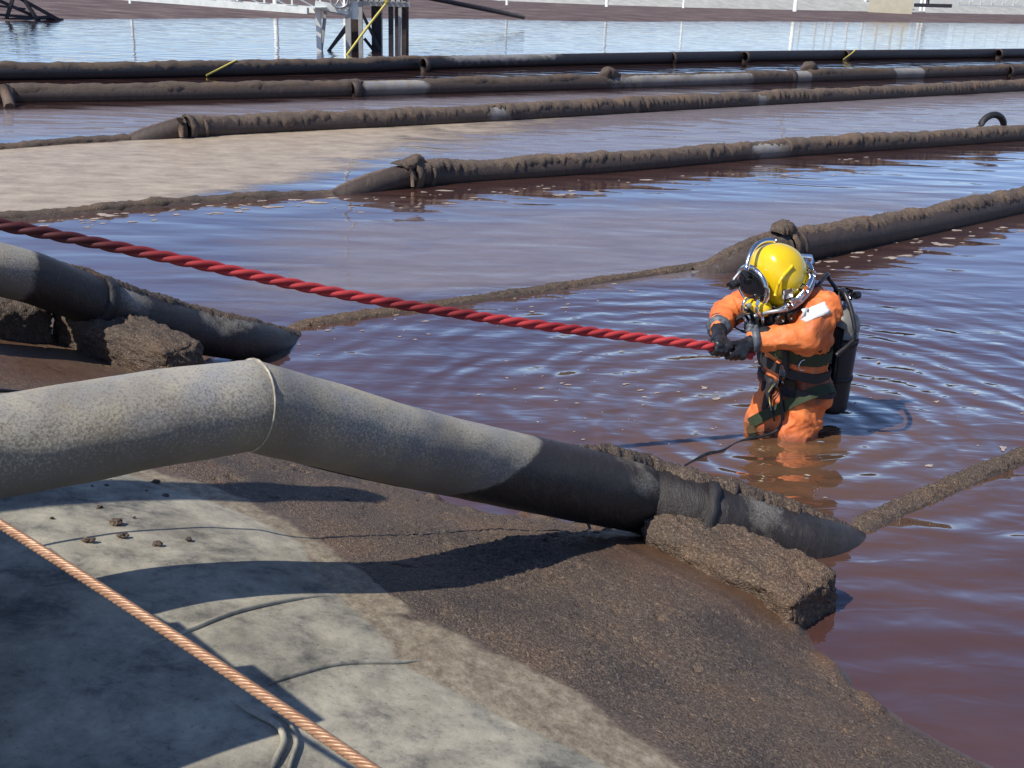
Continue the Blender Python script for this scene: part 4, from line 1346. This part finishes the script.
# ------------------------------------------------------------------ far bank
def far_bank():
    m, t, p = mat('far_bank_soil')
    tc = t.nodes.new('ShaderNodeTexCoord')
    vec = tc.outputs['Object']
    mp = t.nodes.new('ShaderNodeMapping')
    mp.inputs['Scale'].default_value = (0.5, 1.2, 3)
    t.links.new(vec, mp.inputs['Vector'])
    n1 = noise_tex(t, mp.outputs[0], 1.0, 7, 0.7)
    c = ramp(t, n1.outputs['Fac'], [(0.35, (0.07, 0.045, 0.045)), (0.5, (0.12, 0.08, 0.07)), (0.68, (0.22, 0.17, 0.15))])
    t.links.new(c.outputs[0], p.inputs['Base Color'])
    p.inputs['Roughness'].default_value = 0.8
    bump(t, p, n1.outputs['Fac'], 0.8, 0.3)
    return m
FARM = far_bank()
line = [at(-700, 50), at(-200, 34), at(0, 22), at(200, 19), at(440, 19), at(620, 22), at(800, 22), at(1024, 24), at(1300, 28)]
line = [Vector((p.x, p.y, 0)) for p in line]
ls = catmull(line, 6)
def strip(name, prof, m, label, zvar=0.0):
    V, Fc = [], []
    for i, p in enumerate(ls):
        d = (ls[min(i + 1, len(ls) - 1)] - ls[max(0, i - 1)]).normalized()
        n = Vector((-d.y, d.x, 0))
        for k, (o_, z) in enumerate(prof):
            V.append(p + n * (o_ + 0.5 * noise.noise(Vector((i * .9, k * 3.1, 2)))) + Vector((0, 0, z + zvar * noise.noise(Vector((i * .6, k, 0))))))
    n_ = len(prof)
    for i in range(len(ls) - 1):
        for k in range(n_ - 1):
            Fc.append((i * n_ + k, (i + 1) * n_ + k, (i + 1) * n_ + k + 1, i * n_ + k + 1))
    o = mesh(name, V, Fc, m, None)
    return tag(o, label, kind='structure')
strip('far_bank', [(-6, -.5), (-.3, -.05), (2, .10), (4, .2), (8, .28), (14, .34), (30, .4), (400, .6)], FARM, 'brown earth bank on the far side of the pond', 0.05)
# pale concrete rim road along the top of the right half
V, Fc = [], []
rimpts = [(400, -8), (500, 2), (600, 5.5), (700, 8.5), (800, 10.5), (900, 12.5), (1024, 15), (1300, 21)]
for i, (x, y) in enumerate(rimpts):
    p = at(x, y, 0.30)
    pd = Vector((p.x, p.y, 0)).normalized()
    V += [p + Vector((0, 0, -.5)), p + Vector((0, 0, .0)), p + pd * 4 + Vector((0, 0, 0.9)), p + pd * 300 + Vector((0, 0, 1.0))]
for i in range(len(rimpts) - 1):
    for k in range(3):
        Fc.append((i * 4 + k, (i + 1) * 4 + k, (i + 1) * 4 + k + 1, i * 4 + k + 1))
o = mesh('rim_road', V, Fc, PALECON, None, False)
tag(o, 'pale concrete rim road behind the far bank', kind='structure')

# dark pole lying on the far bank
a_, b_ = far(400, -8, 52), far(524, 17, 55)
o = tube('leaning_pole', [a_, b_], .11, DARKSTEEL, None, 10)
tag(o, 'dark pole sloping down the far bank right of the pontoon', 'pole')
# dark lattice frame, top left
tl = thing('lattice_frame', at(40, 20, 0), 'dark steel lattice frame at the top left corner on the far bank', 'steel frame')
def fp(x, y, k=0.0): return at(40, 20, 0) + (at(x, 20, 0) - at(40, 20, 0)) + Vector((0, 0, (20 - y) / 1100 * 39)) + Vector((0, k, 0))
for (x0, y0, x1, y1, wd) in ((10, -8, 62, 20, .14), (-12, -6, 40, 19, .12), (62, 20, -30, 12, .1), (20, -8, 4, 20, .12), (40, 19, 20, -8, .12), (-20, 4, 30, 8, .08), (0, 20, 55, 16, .1)):
    bar('brace', fp(x0, y0, rnd(-.3, .3)), fp(x1, y1, rnd(-.3, .3)), wd, wd, DARKSTEEL, tl)

# white pontoon with walkway, wheel and stilts
pb = at(362, 52, 0)
tp = thing('pontoon', (pb.x, pb.y, 0), 'grey and white work platform on stilts standing in the pond', 'platform')
vx = Vector((1, .12, 0)).normalized()
DP = (pb - CAM).dot(FW)
def q(x, y, k=0.0):
    """a point in the upright plane of the platform front, k metres behind it"""
    base = at(x, 52 - (x - 362) * 0.02, 0)
    base = Vector((pb.x, pb.y, 0)) + vx * ((x - 362) / 1100 * DP)
    return base + Vector((0, 0, (53 - y) / 1100 * DP / math.cos(PITCH))) + Vector((-vx.y, vx.x, 0)) * k
for (x, y0, wd, m, k) in ((320, 10, .14, WHITEP, 0), (349, -12, .16, GREYPAINT, 0), (357, 0, .30, RUSTY, .5), (361, 8, .12, GREYPAINT, 0), (377, 10, .30, DARKSTEEL, .8), (391, 12, .14, DARKSTEEL, .3), (397, 12, .12, RUSTY, .2), (400, 12, .10, GREYPAINT, 0), (404, 10, .26, RUSTY, .3), (380, 14, .1, DARKSTEEL, 1.2)):
    bar('stilt', q(x, 62, k), q(x, y0, k), wd, wd, m, tp)
for (x0, y0, x1, y1, m, k) in ((328, 54, 350, 30, DARKSTEEL, .2), (347, 30, 328, 54, DARKSTEEL, .5), (362, 18, 380, 52, DARKSTEEL, .4), (364, 42, 378, 58, DARKSTEEL, .7), (327, 14, 321, 54, GREYPAINT, .3), (385, -8, 410, 10, DARKSTEEL, .1)):
    bar('brace', q(x0, y0, k), q(x1, y1, k), .09, .09, m, tp)
bar('deck_beam', q(363, 9.5), q(410, 9.5), .12, .14, GREYPAINT, tp)
bar('deck_beam', q(363, 8, 1.4), q(406, 8, 1.4), .12, .14, DARKSTEEL, tp)
for j in range(8):
    bar('deck_plank', q(366 + j * 5.4, 7.4, -.1), q(366 + j * 5.4, 7.4, 1.5), .11, .04, GREYPAINT, tp)
bar('side_panel', q(353, 24, .02), q(353, -4, .02), .42, .05, WHITEP, tp)
bar('bracket', q(317, 12), q(352, 17), .16, .22, WHITEP, tp)
bar('bracket', q(322, 15), q(352, 20), .12, .12, GREYPAINT, tp)
wc = q(341, 6, -.15)
tube('hand_wheel', [wc + vx * (.26 * math.cos(t)) + Vector((0, 0, .26 * math.sin(t))) for t in np.linspace(0, 2 * math.pi, 21)], .035, METAL, tp, 8, cap=False)
for t in (0, 1.05, 2.1):
    tube('wheel_spoke', [wc - vx * (.25 * math.cos(t)) - Vector((0, 0, .25 * math.sin(t))), wc + vx * (.25 * math.cos(t)) + Vector((0, 0, .25 * math.sin(t)))], .02, METAL, tp, 6)
wc = q(357, 0, -.1)
tube('hand_wheel', [wc + vx * (.2 * math.cos(t)) + Vector((0, 0, .2 * math.sin(t))) for t in np.linspace(0, 2 * math.pi, 17)], .04, METAL, tp, 8, cap=False)
o = tube('yellow_rope', catmull([q(388, 7, -.2), q(368, 30, -.5), q(348, 54, -1.2)], 6), .035, YELLOWROPE, None, 6)
tag(o, 'yellow rope slanting from the platform down to the farthest pipe', 'rope')
crd = [q(386 + 2.2 * math.cos(t), 6 + 2 * math.sin(t * 1.3), -.25) for t in np.linspace(0, 9, 16)]
tube('rope_knot', crd, .03, YELLOWROPE, o, 6)
# walkway boom going left from the platform
tb = thing('gangway', q(318, 12), 'white lattice gangway reaching left from the work platform', 'gangway')
ga, gb = q(322, 17), far(60, -9, 40)
gd = (gb - ga).normalized(); gn = Vector((-gd.y, gd.x, 0))
for s in (0, .7):
    bar('bottom_chord', ga + gn * s, gb + gn * s, .12, .18, WHITEP, tb)
    bar('top_chord', ga + gn * s + Vector((0, 0, .38)), gb + gn * s + Vector((0, 0, .38)), .07, .07, WHITEP, tb)
LL = (gb - ga).length
nb = int(LL / 0.9)
for j in range(nb + 1):
    a1 = ga + gd * (LL * j / nb)
    bar('upright', a1, a1 + Vector((0, 0, .38)), .05, .05, WHITEP, tb)
    if j < nb:
        bar('lattice', a1, ga + gd * (LL * (j + 1) / nb) + Vector((0, 0, .38)), .04, .04, METAL, tb)
        bar('tread', a1 + Vector((0, 0, .08)), a1 + gn * .7 + Vector((0, 0, .08)), .45, .03, WHITEP, tb)

# tall masts standing round the far shore; the pond mirrors them
for k, (x, yb, dist, r, lab) in enumerate([(130, 62, 62, .10, 'leftmost mast on the far bank'), (275, 95, 62, .17, 'mast on the far bank left of the work platform'), (345, 250, 70, .17, 'tallest mast, behind the work platform'),
        (507, 55, 80, .12, 'mast on the far bank just right of the dark pole'), (607, 58, 85, .16, 'mast above the middle of the far bank'), (684, 88, 90, .12, 'mast between the middle and the thick mast'), (796, 138, 95, .22, 'thick tall mast on the far bank right of centre')]):
    hz = -25 + .035 * (x - 512)
    h = dist * (yb - hz) / 1100 - 2.3
    p = far(x, 0, dist)
    t = thing('light_mast', (p.x, p.y, .4), lab + ', pale and slim', 'light mast', 'light masts along the far shore')
    tube('mast', [Vector((p.x, p.y, .3)), Vector((p.x, p.y, h * .5)), Vector((p.x, p.y, h))], lambda i: r * (.75, .65, .5)[i], WHITEP, t, 8)
    tube('lamp_arm', [Vector((p.x, p.y, h - .1)), Vector((p.x - .5, p.y - .3, h + .1)), Vector((p.x - 1.1, p.y - .6, h + .1))], r * .5, WHITEP, t, 6)
    rbox('lamp_head', Vector((p.x - 1.2, p.y - .65, h + .08)), Vector((.87, .5, 0)), Vector((-.5, .87, 0)), z_, .6, .3, .14, GREYPAINT, t, .03)
# white railing of the filter building at top right
trl = thing('railing', far(958, 5, 104), 'white lattice railing along the rim at the top right corner', 'railing')
ra, rb = far(958, 5, 104), far(1110, 9, 112)
rd_ = (rb - ra).normalized(); RL_ = (rb - ra).length
bar('rail', ra, rb, .1, .12, WHITEP, trl); bar('rail', ra + Vector((0, 0, 1.3)), rb + Vector((0, 0, 1.3)), .1, .1, WHITEP, trl)
nb = 14
for j in range(nb):
    a1 = ra + rd_ * (RL_ * j / nb); a2 = ra + rd_ * (RL_ * (j + 1) / nb)
    bar('post', a1, a1 + Vector((0, 0, 1.3)), .08, .08, WHITEP, trl)
    bar('lattice', a1, a2 + Vector((0, 0, 1.3)), .06, .06, WHITEP, trl)
# a row of white fence posts on the far rim (mirrored as pale ticks)
for j, x in enumerate((802, 818, 828, 835, 850, 865, 880, 895, 906, 921, 925)):
    p = far(x, 5, 108)
    o = tube('rim_post', [Vector((p.x, p.y, .5)), Vector((p.x, p.y, 3.6))], .12, WHITEP, None, 8)
    tag(o, 'slim white post on the far rim, ' + ['leftmost', 'second', 'third', 'fourth', 'fifth', 'sixth', 'seventh', 'eighth', 'ninth', 'tenth', 'rightmost'][j] + ' of the row from the left', 'post', 'white posts in a row on the far rim')
a_ = far(868, 10, 103); b_ = far(912, 11, 103)
o = bar('low_wall', a_ + Vector((0, 0, .3)), b_ + Vector((0, 0, .3)), .3, 1.3, BEIGE, None)
tag(o, 'low beige wall on the far rim at top right', 'wall')
tv = thing('valve_box', far(932, 9, 101), 'dark low valve set between the beige wall and the railing', 'valve')
a_ = far(914, 5, 101); b_ = far(952, 6, 101)
bar('pipe_run', a_, b_, .3, .28, DARKSTEEL, tv)
tube('stem', [a_.lerp(b_, .35), a_.lerp(b_, .35) + Vector((0, 0, .9))], .14, DARKSTEEL, tv, 8)
tube('hand_wheel', [a_.lerp(b_, .35) + Vector((.35 * math.cos(t), .2 * math.sin(t), .85)) for t in np.linspace(0, 6.283, 13)], .05, DARKSTEEL, tv, 6, cap=False)

# ------------------------------------------------------------------ steel stage at the left of the photographer (throws the big shadow)
K = onbank(319, 717) - trav * 1.15
e1 = (onbank(120, 597) - onbank(319, 717)); e1.z = 0; e1.normalize(); e2 = onbank(228, 750) - onbank(319, 717); e2.z = 0; e2.normalize()
print('stage', K, e1, e2)
ts = thing('steel_stage', (K.x + e2.x, K.y + e2.y, float(bankz(K.x, K.y))), 'steel stage standing on the bank just left of the photographer', 'platform')
for j in range(12):
    a1 = K + e1 * (0.14 + j * .30) if j else K + e1 * .14
    bar('deck_board', a1 + e2 * 0, a1 + e2 * 1.5, .296, .05, GREYPAINT, ts)
bar('edge_beam', K + Vector((0, 0, -.10)) - e2 * .0 + e1 * .45, K + e1 * 3.7 - e2 * .03 + Vector((0, 0, -.10)), .08, .14, GREYPAINT, ts)
bar('edge_beam', K + e2 * 1.5 + Vector((0, 0, -.10)), K + e2 * 1.5 + e1 * 3.7 + Vector((0, 0, -.10)), .08, .14, GREYPAINT, ts)
for c1, c2 in ((1.2, 1.4), (3.5, .1), (3.5, 1.4)):
    p = K + e1 * c1 + e2 * c2
    bar('leg', Vector((p.x, p.y, .3)), p + Vector((0, 0, -.03)), .09, .09, GREYPAINT, ts)
# davit arm
end = onbank(375, 502) - trav * 3.3
mid_ = onbank(170, 492) - trav * 3.0
dd = (end - mid_).normalized()
print('davit', end, mid_, dd)
td = thing('davit', ((end - dd * 2.8).x, (end - dd * 2.8).y, .5), 'steel davit with a round arm reaching over the bank outside the left edge', 'davit')
tube('arm', [end - dd * 3.0, end - dd * 1.2, end - dd * .08, end - dd * .03, end], lambda i: (.11, .11, .11, .09, .05)[i], RUSTY, td, 16)
p = end - dd * 2.8
tube('post', [Vector((p.x, p.y, .4)), p], .08, RUSTY, td, 14)
